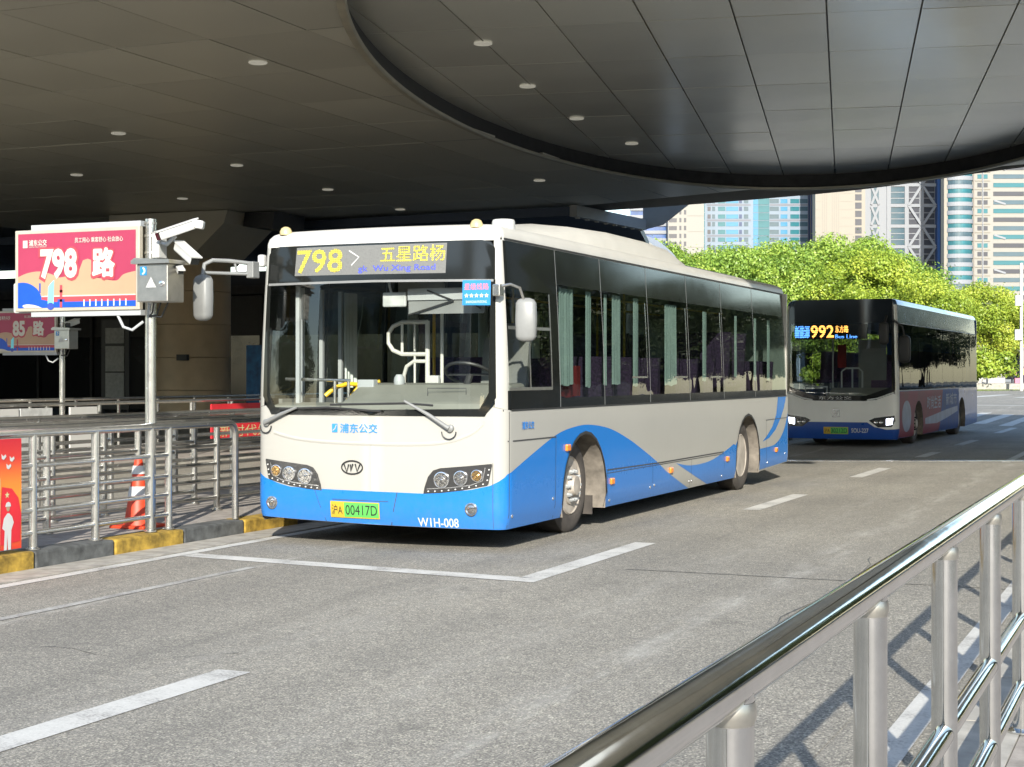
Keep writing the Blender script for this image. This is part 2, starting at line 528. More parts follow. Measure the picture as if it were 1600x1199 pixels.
def text_tris(body, wid, hei, bold=0.0, shear=0.0):
    """triangulated outline of a line of writing, scaled into wid x hei and centred"""
    c = bpy.data.curves.new('writing', 'FONT')
    c.body = body
    c.offset = bold
    c.shear = shear
    c.resolution_u = 3
    o = bpy.data.objects.new('writing', c)
    COL.objects.link(o)
    dg = bpy.context.evaluated_depsgraph_get()
    me = bpy.data.meshes.new_from_object(o.evaluated_get(dg))
    v = np.array([x.co[:2] for x in me.vertices]) if len(me.vertices) else np.zeros((1, 2))
    fs = [tuple(p.vertices) for p in me.polygons]
    bpy.data.objects.remove(o); bpy.data.curves.remove(c); bpy.data.meshes.remove(me)
    lo, hi = v.min(0), v.max(0)
    v = (v - (lo + hi) / 2) / np.maximum(hi - lo, 1e-6)
    v[:, 0] *= wid; v[:, 1] *= hei
    return v, fs

def text_obj(name, body, mat, wid, hei, place, parent=None, bold=0.0, shear=0.0):
    cjk = any(ord(ch) > 0x2e00 for ch in body)
    if cjk and bold:
        b_ = bold * hei
        v, fs = text_tris(body, wid - 2 * b_, hei - 2 * b_, 0, shear)
        vv, ff = [], []
        n_ = 8
        for k in range(n_):
            dx, dy = b_ * math.cos(k * 2 * math.pi / n_), b_ * math.sin(k * 2 * math.pi / n_)
            ff += [tuple(i + len(vv) for i in f) for f in fs]
            vv += [(a + dx, b + dy, k * 0.00012) for a, b in v]
    else:
        v, ff = text_tris(body, wid, hei, bold, shear)
        vv = [(a, b, 0) for a, b in v]
    P3 = []
    for a, b, e in vv:
        p, q = Vector(place(a, b)), Vector(place(0.0, 0.0))
        P3.append(p)
    if cjk and bold:
        o_, ex, ez = Vector(place(0, 0)), Vector(place(.01, 0)) - Vector(place(0, 0)), Vector(place(0, .01)) - Vector(place(0, 0))
        nn = ex.cross(ez).normalized()
        P3 = [p + nn * e[2] for p, e in zip(P3, vv)]
    me = bpy.data.meshes.new(name)
    me.from_pydata(P3, [], ff)
    me.materials.append(MATS[mat])
    me.update()
    return link(bpy.data.objects.new(name, me), parent)

def arc(cx, cy, r, a0, a1, n):
    return [(cx + r * math.cos(R(a0 + (a1 - a0) * i / n)), cy + r * math.sin(R(a0 + (a1 - a0) * i / n))) for i in range(n + 1)]

def spline(pts, n=6):
    out = []
    P = [np.array(p, float) for p in pts]
    for i in range(len(P) - 1):
        p0 = P[max(i - 1, 0)]; p1 = P[i]; p2 = P[i + 1]; p3 = P[min(i + 2, len(P) - 1)]
        for k in range(n):
            t = k / n
            out.append(tuple(0.5 * ((2 * p1) + (-p0 + p2) * t + (2 * p0 - 5 * p1 + 4 * p2 - p3) * t * t + (-p0 + 3 * p1 - 3 * p2 + p3) * t ** 3)))
    out.append(tuple(P[-1]))
    return out

def gz(y):
    """the ground climbs gently beyond the junction"""
    return 0.0 if y < 55 else min(0.84, (y - 55) * 0.008)

# ================================================================== SETTING
g = MB()
ys = [-300, 55, 160, 5000]
for i in range(3):
    g.add([(-2500, ys[i], gz(ys[i])), (2500, ys[i], gz(ys[i])), (2500, ys[i + 1], gz(ys[i + 1])), (-2500, ys[i + 1], gz(ys[i + 1]))], [(0, 1, 2, 3)])
tag(g.build('road', 'asphalt'), 'worn grey asphalt road and bus bays running under the building', 'road', kind='structure')

def marking(poly, label, mat='road_paint', name='road_marking', h=0.004):
    o = MB()
    n = len(poly)
    o.add([(x, y, gz(y) + h) for x, y in poly], [tuple(range(n))])
    return tag(o.build(name, mat), label, 'road marking', kind='structure')

def strip(x, y0, y1, wd, label, mat='road_paint'):
    skew = 0.0
    return marking([(x - wd / 2, y0), (x + wd / 2, y0), (x + wd / 2, y1 + skew), (x - wd / 2, y1 + skew)], label, mat)

strip(-8.36, -6, 32, 0.13, 'long white edge line beside the yellow and black kerb')
marking([(-8.28, 12.06), (-4.69, 11.60), (-4.69, 11.84), (-8.28, 12.30)], 'white stop line across the bay in front of the blue bus')
for k, (a, b) in enumerate(((3.9, 7.5), (11.84, 14.76), (18.85, 21.55), (25.5, 28.2), (32.2, 34.4), (38, 41.2), (46.4, 51.2))):
    strip(-4.8, a, b, 0.21, ['white lane dash alone in the open grey asphalt', 'white lane dash joining the stop line corner', 'white lane dash beside the rear wheel of the blue bus',
          'white lane dash just before the shadow edge', 'white lane dash beside the front of the shaded bus', 'white lane dash beside the front wheel of the shaded bus', 'white lane dash beside the rear of the shaded bus'][k])
strip(-3.05, 30.9, 37.5, 0.15, 'white line beginning at the shadow edge beyond the steel railing')
strip(-1.17, -2, 29.5, 0.15, 'white edge line running beneath the polished steel railing')
strip(-7.25, 2, 11.6, 0.09, 'faint worn old line crossing the bay to the stop line', 'worn_paint')
for k in range(7):
    x = -8.6 + k * 1.05
    marking([(x, 53 + (k % 3)), (x + .42, 53 + (k % 3)), (x + .42, 69 - (k * 2 % 5)), (x, 69 - (k * 2 % 5))], 'white hatch stripe on shaded road behind the second bus').__setitem__('group', 'hatch stripes on the road')
marking([(-14, 78.2), (4, 78.2), (4, 78.6), (-14, 78.6)], 'white stop line across the far junction')
for k in range(6):
    x = -21 + k * 3.0
    marking([(x, 95), (x + .8, 95), (x + 2.2, 104), (x + 1.4, 104)], 'white crossing bar on the sunlit far road').__setitem__('group', 'bars of the far crossing')
marking([(-4.3, 12.69), (-0.9, 12.60), (-0.9, 12.625), (-4.3, 12.71)], 'thin dark crack running across the asphalt lane', 'kerb_black', 'road_crack', 0.003)
marking([(-1.9, 6.0), (-1.45, 6.0), (-1.45, 17), (-1.9, 17)], 'greyer patched strip of asphalt along the lane', 'asphalt', 'asphalt_patch', 0.003)
for pts_, lab in (([(-6.9, 7.4), (-6.2, 7.75), (-5.6, 7.6), (-5.1, 8.0)], 'short crack ending at the lane dash'), ([(-2.2, 9.2), (-2.5, 10.6), (-2.35, 12.6), (-2.6, 14.4)], 'long crack beside the patched strip')):
    q_ = spline(pts_, 5); left, right = [], []
    for i_, (a_, b_) in enumerate(q_):
        jx, w_ = random.uniform(-.03, .03), random.uniform(.003, .008)
        left.append((a_ + jx - w_, b_ + random.uniform(-.01, .01))); right.append((a_ + jx + w_, b_))
    m_ = MB(); m_.v = [(x_, y_, .003) for x_, y_ in left + right]; n_ = len(left)
    m_.f = [(i_, n_ + i_, n_ + i_ + 1, i_ + 1) for i_ in range(n_ - 1)]
    tag(m_.build('road_crack', 'kerb_black'), lab, 'crack', kind='structure')
j = empty('expansion_joint', (0, 0, 0), 0, 'steel expansion joint across the road at the shadow edge', 'joint'); j['kind'] = 'structure'
def jl(x): return 29.75 + 0.39 * (x + 6.6)
for dy, hw, mt, nm, hh in ((0, .05, 'steel', 'joint_strip', .02), (.22, .05, 'steel', 'joint_strip', .02), (.11, .06, 'dark_void', 'joint_gap', .006)):
    MB().prism([(-8.4, jl(-8.4) + dy - hw), (4, jl(4) + dy - hw), (4, jl(4) + dy + hw), (-8.4, jl(-8.4) + dy + hw)], 0.002, hh).build(nm, mt, j)

# ---- islands with kerbs
def island(x0, x1, y0, y1, label, kerb_x=None, kmat=None, z=0.15):
    o = MB().box(x0, x1, y0, y1, -0.05, z - 0.004).build('platform', 'paving')
    tag(o, label, 'platform', kind='structure')
    return o
isl = island(-11.8, -9.11, -8, 40, 'paved boarding island between the railings')
tag(MB().box(-8.86, -8.48, -8, 40, -0.02, 0.008).build('gutter', 'gutter'), 'pale concrete gutter along the painted kerb', 'gutter', kind='structure')
kerb = empty('kerb', (0, 0, 0), 0, 'kerb painted yellow and black along the boarding island', 'kerb'); kerb['kind'] = 'structure'
km = {}
for mt in ('kerb_yellow', 'kerb_black', 'concrete'):
    mb = MB().box(-0.125, 0.125, -0.532, 0.532, -0.05, 0.15)
    km[mt] = mb.mesh('kerb_stone', mt)
for k in range(-8, 22):
    o = bpy.data.objects.new('kerb_stone', km['kerb_yellow' if k % 2 else 'kerb_black'])
    o.location = (-8.985 + random.uniform(-.006, .006), 11.34 + 1.08 * k, random.uniform(-.008, .004))
    o.rotation_euler = (0, 0, random.uniform(-.008, .008))
    link(o, kerb)
    b = o.modifiers.new('bevel', 'BEVEL'); b.width = 0.02; b.segments = 2
island(-20.4, -16.3, -8, 44, 'second paved island under the far route sign')
tag(MB().box(-16.3, -16.1, -8, 44, -0.05, 0.15).build('kerb', 'concrete'), 'plain grey kerb of the second island', 'kerb', kind='structure')
island(-0.62, 6, -8, 29, 'paved strip beneath the polished steel railing')
kr = empty('kerb', (0, 0, 0), 0, 'kerb under the polished steel railing', 'kerb'); kr['kind'] = 'structure'
for k in range(0, 26):
    o = bpy.data.objects.new('kerb_stone', km['concrete'])
    o.location = (-0.75, 2.2 + 1.08 * k, 0); link(o, kr)
tag(MB().prism([(-60, 108), (60, 138), (60, 400), (-60, 400)], 0.4, 0.98).build('pavement', 'concrete'), 'far pavement beyond the junction', 'pavement', kind='structure')

# ---- elevated building overhead
EC = np.array([-6.82, 29.74]); EA, EB = 16.0, 7.09
ED = np.array([-0.191, 0.982]); EN = np.array([0.982, 0.191])
def ell(t, extra=0.0):
    p = EC + ED * (EA + extra) * math.cos(t) + EN * (EB + extra) * math.sin(t)
    return (float(p[0]), float(p[1]))
NE = 96
EP = [ell(-2 * math.pi * i / NE) for i in range(NE)]      # orientation fixed below
def area(p): return 0.5 * sum(p[i][0] * p[(i + 1) % len(p)][1] - p[(i + 1) % len(p)][0] * p[i][1] for i in range(len(p)))
if area(EP) < 0: EP.reverse()
def back(x): return 15.1 + 0.39 * (x + 0.7) if x > -3.9 else 13.85
OUT = [(-70, 13.85), (-3.9, 13.85), (24, back(24)), (22, 28)] + spline([(17, 33), (8, 38.2), (2, 40.6), (-3.76, 43.2), (-7.46, 45.9), (-10.33, 47.4), (-16.07, 49.1), (-24, 50.6)], 3) + [(-40, 58), (-70, 58)]
if area(OUT) < 0: OUT.reverse()
def clip_half(poly, a, b, inside=True):
    """keep the left side of a->b (right side when not inside)"""
    sg = 1 if inside else -1
    out = []
    def d(p): return sg * ((b[0] - a[0]) * (p[1] - a[1]) - (b[1] - a[1]) * (p[0] - a[0]))
    for i in range(len(poly)):
        p, q = poly[i], poly[(i + 1) % len(poly)]
        dp, dq = d(p), d(q)
        if dp >= 0: out.append(p)
        if (dp > 1e-9 and dq < -1e-9) or (dp < -1e-9 and dq > 1e-9):
            t = dp / (dp - dq); out.append((p[0] + (q[0] - p[0]) * t, p[1] + (q[1] - p[1]) * t))
    return out
def clip_convex(poly, conv):
    for i in range(len(conv)):
        if len(poly) < 3: return []
        poly = clip_half(poly, conv[i], conv[(i + 1) % len(conv)])
    return poly if len(poly) >= 3 and abs(area(poly)) > 1e-4 else []
def diff_convex(poly, conv):
    res, rest = [], poly
    for i in range(len(conv)):
        a, b = conv[i], conv[(i + 1) % len(conv)]
        o = clip_half(rest, a, b, False)
        if len(o) >= 3 and abs(area(o)) > 1e-4: res.append(o)
        rest = clip_half(rest, a, b, True)
        if len(rest) < 3: break
    return res
FAR = spline([(24, 27), (17, 33), (8, 38.2), (2, 40.6), (-3.76, 43.2), (-7.46, 45.9), (-10.33, 47.4), (-16.07, 49.1), (-24, 50.6)], 3)
def beyond_ok(poly):
    """trim a soffit panel at the curved far edge"""
    for i in range(len(FAR) - 1):
        if FAR[i + 1][0] > FAR[i][0]: continue
        poly = clip_half(poly, FAR[i], FAR[i + 1])
        if len(poly) < 3: return []
    poly = clip_half(poly, (-70, 13.85), (-3.9, 13.85))
    if len(poly) >= 3: poly = clip_half(poly, (-3.9, 13.85), (24, back(24)))
    return poly if len(poly) >= 3 and abs(area(poly)) > 1e-3 else []
BLD = empty('elevated_building', (-10, 30, 0), 0, 'elevated building with grey metal panelled underside over the road', 'building')
BO = Vector((10, -30, 0))
def bpart(mb, name, mat, **k):
    o = mb.build(name, mat, BLD, **k); o.location = BO; return o
mb = MB()
n = len(OUT)
mb.add([(x, y, 7.5) for x, y in OUT], [tuple(range(n))])
mb.add([(x, y, 12.0) for x, y in OUT], [tuple(range(n))])
for i in range(n):
    a, b = OUT[i], OUT[(i + 1) % n]
    mb.add([(*a, 6.99), (*b, 6.99), (*b, 12), (*a, 12)], [(0, 1, 2, 3)])
bpart(mb, 'unseen_storey', 'light_grey')  # unseen upper mass, made tall to lengthen the shadow on the road
PX, PY = 1.8, 2.9
pm = MB().box(-PX / 2 + .016, PX / 2 - .016, -PY / 2 + .016, PY / 2 - .016, -0.02, 0.03).mesh('soffit_panel', 'soffit')
npan = 0
for i in range(-21, 19):
    for k in range(-6, 14):
        cx, cy_ = -0.9 + i * PX, 14.5 + k * PY
        h = [(cx - PX / 2 + .012, cy_ - PY / 2 + .012), (cx + PX / 2 - .012, cy_ - PY / 2 + .012), (cx + PX / 2 - .012, cy_ + PY / 2 - .012), (cx - PX / 2 + .012, cy_ + PY / 2 - .012)]
        full = abs(area(h))
        t1 = beyond_ok(h)
        if not t1: continue
        # only panels a viewer below could see are worth a piece of their own
        pcs = diff_convex(t1, EP)
        if not pcs: continue
        tot = sum(abs(area(p)) for p in pcs)
        dz = random.uniform(-.004, .004)
        if tot > full * 0.999:
            o = bpy.data.objects.new('soffit_panel', pm)
        else:
            m2 = MB()
            for p in pcs:
                m2.add([(x - cx, y - cy_, -0.02) for x, y in p], [tuple(range(len(p)))])
            o = bpy.data.objects.new('soffit_panel', m2.mesh('soffit_panel', 'soffit'))
        o.location = (cx + BO.x, cy_ + BO.y, 7.02 + dz)
        o.rotation_euler = (R(random.uniform(-.12, .12)), R(random.uniform(-.12, .12)), 0)
        vis = cx > -36 and cx < 6 and cy_ > 15
        if not vis: o['kind'] = 'stuff'
        link(o, BLD); npan += 1
# disc in the recess, its panels turned with the long axis
DX, DY = 1.45, 3.1
dm = MB().box(-DX / 2 + .014, DX / 2 - .014, -DY / 2 + .014, DY / 2 - .014, -0.02, 0.03).mesh('disc_panel', 'disc')
rzd = math.atan2(-ED[0], ED[1])
for i in range(-6, 7):
    for k in range(-6, 7):
        u, v = i * DX, k * DY
        near = ((max(abs(u) - DX / 2, 0)) / EB) ** 2 + ((max(abs(v) - DY / 2, 0)) / EA) ** 2
        if near > 1.0: continue
        p = EC + EN * u + ED * v
        o = bpy.data.objects.new('disc_panel', dm)
        o.location = (p[0] + BO.x, p[1] + BO.y, 7.38 + random.uniform(-.003, .003))
        o.rotation_euler = (R(random.uniform(-.1, .1)), R(random.uniform(-.1, .1)), rzd)
        link(o, BLD)
mb = MB()
prof = [(0.13, 7.0), (0.13, 6.94), (0.10, 6.92), (0.0, 6.92), (-0.02, 6.94), (-0.02, 6.99)]
NR = 160
for t in range(NR):
    for e, z in prof:
        x, y = ell(2 * math.pi * t / NR, e); mb.v.append((x, y, z))
q = len(prof)
for t in range(NR):
    for i in range(q - 1):
        mb.f.append((t * q + i, t * q + i + 1, ((t + 1) % NR) * q + i + 1, ((t + 1) % NR) * q + i))
bpart(mb, 'recess_rim', 'rim', smooth=True)
mb = MB()
for t in range(NR):
    for e, z in ((-0.02, 6.99), (0.12, 7.04), (0.12, 7.5)):
        x, y = ell(2 * math.pi * t / NR, e); mb.v.append((x, y, z))
for t in range(NR):
    for i in range(2): mb.f.append((t * 3 + i, t * 3 + i + 1, ((t + 1) % NR) * 3 + i + 1, ((t + 1) % NR) * 3 + i))
bpart(mb, 'recess_wall', 'dark_metal', smooth=True)
lm = MB().lathe([(0.16, 0), (0.16, -0.02), (0.145, -0.025), (0.13, -0.015)], 20).mesh('downlight', 'lamp_disc', True)
for x, y in [(-14.66, 23.64), (-21.82, 29.38), (-27.39, 35.05), (-22.36, 35.04), (-22.86, 40.65), (-28.09, 41.0), (-23.43, 46.42), (-15.2, 17.9), (-16.4, 41)]:
    o = bpy.data.objects.new('downlight', lm); o.location = (x + BO.x, y + BO.y, 6.995); link(o, BLD)
for x, y in [(-11.16, 25.28), (-12.0, 29.37), (-12.5, 33.49), (-12.6, 37.65), (-9.5, 21.4)]:
    o = bpy.data.objects.new('downlight', lm); o.location = (x + BO.x, y + BO.y, 7.355); link(o, BLD)

# ---- column with its angled capital
colm = empty('column', (-31.0, 45.8, 0), 0, 'round tan stone column with angled capital under the building', 'column')
for k in range(5):
    MB().lathe([(1.29, 0.01 + k * 1.1), (1.30, 0.02 + k * 1.1), (1.30, 1.09 + k * 1.1), (1.29, 1.10 + k * 1.1)], 40).build('stone_drum', 'stone_tan', colm, True)
MB().prism([(-2.2, 6.97), (2.45, 6.97), (2.3, 6.55), (0.9, 5.35), (-2.2, 5.3)], -1.6, 1.4, 'y').build('capital', 'capital_grey', colm)
MB().prism([(2.47, 6.97), (3.6, 6.97), (3.5, 6.4), (2.4, 6.52)], -0.6, 1.4, 'y').build('bracket', 'hall_dark', colm)
MB().box(0.35, 0.75, -1.42, -1.27, 2.1, 2.3).build('nameplate', 'dark_metal', colm)

# ---- dark hall in the depth
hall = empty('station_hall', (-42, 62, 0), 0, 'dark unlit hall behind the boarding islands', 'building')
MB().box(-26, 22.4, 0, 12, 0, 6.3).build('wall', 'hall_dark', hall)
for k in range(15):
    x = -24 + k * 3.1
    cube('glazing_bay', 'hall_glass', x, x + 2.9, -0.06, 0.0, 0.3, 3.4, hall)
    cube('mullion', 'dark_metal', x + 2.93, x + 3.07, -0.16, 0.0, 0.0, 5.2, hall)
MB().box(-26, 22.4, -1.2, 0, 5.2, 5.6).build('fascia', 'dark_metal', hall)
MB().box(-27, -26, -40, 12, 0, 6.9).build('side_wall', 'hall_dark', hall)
lc = empty('low_canopy', (-30, 50, 0), 0, 'dark low canopy with a row of small edge lamps', 'canopy')
MB().prism([(-24, 0.2), (12.25, -3.1), (12.8, 2.2), (10.2, 11.5), (-24, 11.5)], 6.62, 6.9).build('roof', 'canopy_navy', lc)
MB().prism([(12.26, -3.1), (12.5, -3.1), (13.05, 2.25), (12.81, 2.25)], 6.58, 6.94).build('edge_strip', 'light_grey', lc)
for k in range(8):
    t = k / 7
    cube('edge_lamp', 'white_plastic', 12.33 + t * .52, 12.45 + t * .52, -2.8 + t * 4.8, -2.68 + t * 4.8, 6.54, 6.58, lc)
MB().prism([(12.9, 6.6), (13.6, 6.75), (14.5, 7.4), (12.9, 7.4)], 2.3, 2.4, 'y').build('end_panel', 'light_grey', lc)
MB().tube([(10.0, 1, 0), (10.0, 1, 6.62)], 0.12, 10).build('post', 'dark_metal', lc)
sh = empty('shell_roof', (-20.7, 60.5, 0), 0, 'pale grey curved shell roof behind the blue bus', 'roof')
prf = spline([(-1.3, 6.8), (-.6, 7.25), (0.0, 7.42), (.7, 7.2), (1.3, 6.8), (1.8, 6.2), (2.0, 5.2)], 5)
for k in range(4):
    y0 = k * .5
    MB().prism(prf + [(1.85, 5.2), (1.65, 6.1), (1.15, 6.7), (.6, 7.1), (0, 7.3), (-.6, 7.15), (-1.25, 6.7)], y0, y0 + .48, 'y').build('shell_panel', 'light_grey', sh, True)
MB().box(1.83, 1.98, 0.2, 1.8, 0, 5.2).build('support_wall', 'light_grey', sh)

# ================================================================== BUS SURFACES
class BusSkin:
    """a bus body described by (s, z): s runs round the plan outline from the middle of the front"""
    def __init__(q, W, L, Rf, rc, tum, ztum, ztop):
        q.W, q.L, q.Rf, q.rc, q.tum, q.zt, q.ztop = W, L, Rf, rc, tum, ztum, ztop
        q.p0 = math.asin((W - rc) / (Rf - rc))
        q.S1 = Rf * q.p0
        q.S2 = q.S1 + rc * (math.pi / 2 - q.p0)
        q.x1 = Rf * math.sin(q.p0); q.y1 = Rf * (1 - math.cos(q.p0))
        q.y2 = q.y1 + rc * math.cos(q.p0)
    def side(q, y): return q.S2 + (y - q.y2)
    def P(q, s, z, off=0.0):
        a = abs(s); sg = 1 if s >= 0 else -1
        if a <= q.S1:
            p = a / q.Rf; x = q.Rf * math.sin(p); y = q.Rf * (1 - math.cos(p)); n = (math.sin(p), -math.cos(p))
        elif a <= q.S2:
            p = q.p0 + (a - q.S1) / q.rc
            x = q.x1 + q.rc * (math.sin(p) - math.sin(q.p0)); y = q.y1 + q.rc * (math.cos(q.p0) - math.cos(p)); n = (math.sin(p), -math.cos(p))
        else:
            x = q.W; y = q.y2 + a - q.S2; n = (1, 0)
        t = max(0, (z - q.zt) / (q.ztop - q.zt))
        d = off - q.tum * t ** 1.5 - 0.05 * max(0, (0.42 - z) / 0.25) ** 2
        return (sg * (x + n[0] * d), y + n[1] * d, z)
    def patch(q, name, mat, poly, parent, off=0.0, smooth=True):
        if area(poly) < 0: poly = poly[::-1]
        bm = bmesh.new()
        vs = [bm.verts.new((s, z, 0)) for s, z in poly]
        f = bm.faces.new(vs)
        bm.normal_update()
        bmesh.ops.triangulate(bm, faces=[f])
        s0, s1 = min(p[0] for p in poly), max(p[0] for p in poly)
        z0, z1 = min(p[1] for p in poly), max(p[1] for p in poly)
        cuts = []
        for sg in (-1, 1):
            for k in range(0, 9): cuts.append(sg * q.S1 * k / 8)
            for k in range(1, 7): cuts.append(sg * (q.S1 + (q.S2 - q.S1) * k / 6))
        for c in sorted(set(round(c, 4) for c in cuts)):
            if s0 + 1e-4 < c < s1 - 1e-4:
                bmesh.ops.bisect_plane(bm, geom=bm.verts[:] + bm.edges[:] + bm.faces[:], plane_co=(c, 0, 0), plane_no=(1, 0, 0))
        for k in range(0, 12):
            c = (0.2, 0.25, 0.3, 0.36, 0.42)[k] if k < 5 else q.zt + (q.ztop - q.zt) * (k - 5) / 6
            if z0 + 1e-4 < c < z1 - 1e-4:
                bmesh.ops.bisect_plane(bm, geom=bm.verts[:] + bm.edges[:] + bm.faces[:], plane_co=(0, c, 0), plane_no=(0, 1, 0))
        for v in bm.verts: v.co = q.P(v.co.x, v.co.y, off)
        me = bpy.data.meshes.new(name)
        bm.to_mesh(me); bm.free()
        me.materials.append(MATS[mat])
        if smooth: me.polygons.foreach_set('use_smooth', [True] * len(me.polygons))
        return link(bpy.data.objects.new(name, me), parent)
    def line(q, name, mat, pts, wdt, parent, off=0.003):
        """a thin strip along a path in (s, z)"""
        mb = MB()
        D = []
        for i in range(len(pts) - 1):
            a, b = np.array(pts[i], float), np.array(pts[i + 1], float)
            m = max(1, int(np.linalg.norm(b - a) / 0.12))
            for k in range(m): D.append(a + (b - a) * k / m)
        D.append(np.array(pts[-1], float))
        for i, p in enumerate(D):
            t = D[min(i + 1, len(D) - 1)] - D[max(i - 1, 0)]
            t = t / (np.linalg.norm(t) + 1e-9); nn = np.array([-t[1], t[0]]) * wdt / 2
            mb.v.append(q.P(*(p + nn), off)); mb.v.append(q.P(*(p - nn), off))
        for i in range(len(D) - 1):
            mb.f.append((2 * i, 2 * i + 1, 2 * i + 3, 2 * i + 2))
        return mb.build(name, mat, parent)
    def text(q, name, body, mat, s, z, wd, hh, parent, off=0.004, bold=0.0, shear=0.0):
        return text_obj(name, body, mat, wd, hh, lambda a, b: q.P(s + a, z + b, off), parent, bold, shear)
    def outline(q, z, inset=0.0, n=14):
        E = q.side(q.L)
        ss = [-E, -E * 0.6, -q.S2 - 1.0] + [-q.S2 + (q.S2 - q.S1) * k / 6 for k in range(7)] + [q.S1 * (k / n * 2 - 1) for k in range(1, n)] + [q.S1 + (q.S2 - q.S1) * k / 6 for k in range(7)] + [q.S2 + 1.0, E * 0.6, E]
        out = []
        for s in ss:
            x, y, _ = q.P(s, min(z, q.ztop))
            out.append((x * (q.W - inset) / q.W, inset + y * (q.L - 2 * inset) / q.L, z))
        return out
    def roof(q, name, mat, parent, rings):
        mb = MB(); m = None
        for ins, z in rings:
            o = q.outline(z, ins); m = len(o); mb.v += o
        for k in range(len(rings) - 1):
            for i in range(m):
                mb.f.append((k * m + i, k * m + (i + 1) % m, (k + 1) * m + (i + 1) % m, (k + 1) * m + i))
        mb.f.append(tuple((len(rings) - 1) * m + i for i in range(m)))
        return mb.build(name, mat, parent, True)

def arch_pts(y, r, zc, z0, n=14, squash=1.0):
    """an arch opening in (y, z) from front foot to rear foot"""
    a0 = math.asin(max(-1, min(1, (z0 - zc) / r)))
    return [(y - r * math.cos(a0 + (math.pi - 2 * a0) * i / n) * squash, zc + r * math.sin(a0 + (math.pi - 2 * a0) * i / n)) for i in range(n + 1)]

def ngon(cx, cy, rx, ry, n=24, a0=0):
    return [(cx + rx * math.cos(2 * math.pi * i / n + a0), cy + ry * math.sin(2 * math.pi * i / n + a0)) for i in range(n)]

def wheel(parent, x, y, r, width, sgn, rear=False, bright=True):
    """a bus wheel; sgn +1 shows its face to +x"""
    c = (x, y, r)
    tyre = MB().lathe([(r * .62, -width * sgn), (r * .9, -width * sgn), (r, -width * .85 * sgn), (r, -width * .15 * sgn), (r * .95, -0.015 * sgn), (r * .82, 0.004 * sgn), (r * .66, -0.01 * sgn), (r * .62, -0.03 * sgn)], 48, c, 'x', False).build('tyre', 'rubber', parent, True)
    rm = 'dusty_metal'
    if rear:
        MB().lathe([(r * .63, -0.02 * sgn), (r * .60, -0.01 * sgn), (r * .56, -0.03 * sgn), (r * .53, -0.17 * sgn), (r * .40, -0.19 * sgn), (r * .26, -0.19 * sgn), (r * .24, -0.10 * sgn), (r * .10, -0.08 * sgn)], 40, c, 'x').build('rim', rm, tyre, True)
        R0, xb, nb = r * .34, x - 0.19 * sgn, 8
    else:
        MB().lathe([(r * .63, -0.02 * sgn), (r * .60, -0.005 * sgn), (r * .57, -0.03 * sgn), (r * .53, -0.10 * sgn), (r * .44, -0.06 * sgn), (r * .40, -0.005 * sgn), (r * .36, 0.0), (r * .24, 0.0), (r * .22, 0.035 * sgn), (r * .20, 0.06 * sgn), (r * .04, 0.065 * sgn)], 40, c, 'x').build('rim', rm, tyre, True)
        R0, xb, nb = r * .31, x, 10
        for k in range(10):
            a = 2 * math.pi * k / 10 + .3
            MB().lathe([(0.030, 0), (0.030, 0.004)], 10, (x - 0.045 * sgn if sgn > 0 else x + 0.045, y + r * .49 * math.cos(a), r + r * .49 * math.sin(a)), 'x').build('vent_hole', 'dark_void', tyre)
    for k in range(nb):
        a = 2 * math.pi * k / nb
        MB().lathe([(0.022, 0), (0.022, 0.028 * sgn), (0.015, 0.03 * sgn), (0.015, 0.05 * sgn)], 6, (xb, y + R0 * math.cos(a), r + R0 * math.sin(a)), 'x').build('wheel_nut', 'light_grey' if bright else 'dark_metal', tyre)
    return tyre

M('arch_dirt', (0.17, 0.15, 0.125), 0.9, var=0.4, vscale=7, bmp=.3)
def liner(parent, x, y, r, width, zc, z0, mat='arch_dirt'):
    """the inside of a wheel arch"""
    pts = arch_pts(y, r, zc, z0, 16)
    mb = MB()
    for py, pz in pts:
        mb.v.append((x, py, pz)); mb.v.append((x - width, py, pz))
    for i in range(len(pts) - 1): mb.f.append((2 * i, 2 * i + 1, 2 * i + 3, 2 * i + 2))
    o = mb.build('arch_liner', mat, parent, True)
    w2 = x - width
    MB().flat([(p[0], p[1]) for p in pts], w2, 'x').build('arch_back', 'dark_void', o)
    return o

def seat(parent, x, y, z, w=0.44, mat='seat_purple', face=-1):
    """a passenger seat; the back leans away from the way it faces"""
    pr = spline([(-.02, 0), (.04, .3), (.10, .62), (.13, .70)], 4)
    s = MB().box(x - w / 2, x + w / 2, y - .22, y + .2, z + .38, z + .47).build('seat_cushion', mat, parent, bevel=0.03)
    b = MB()
    poly = [(y + .17 - face * 0 + p[0] * -face, z + .45 + p[1]) for p in pr] + [(y + .24 + p[0] * -face, z + .45 + p[1]) for p in reversed(pr)]
    b.prism(poly, x - w / 2, x + w / 2, 'x')
    b.build('seat_back', mat, parent, bevel=0.03)
    MB().box(x - .05, x + .05, y - .1, y + .1, z, z + .38).build('seat_leg', 'dark_metal', parent)

def curtain(parent, x, y0, y1, z0, z1, mat='curtain', pleats=5):
    mb = MB(); n = pleats * 6
    for i in range(n + 1):
        t = i / n; y = y0 + (y1 - y0) * t
        d = 0.02 * math.sin(t * pleats * 2 * math.pi) + 0.006 * math.sin(t * 17)
        mb.v.append((x + d, y, z0 + 0.01 * math.sin(t * 9))); mb.v.append((x + d * .6, y, z1))
    for i in range(n): mb.f.append((2 * i, 2 * i + 2, 2 * i + 3, 2 * i + 1))
    return mb.build('curtain', mat, parent, True)

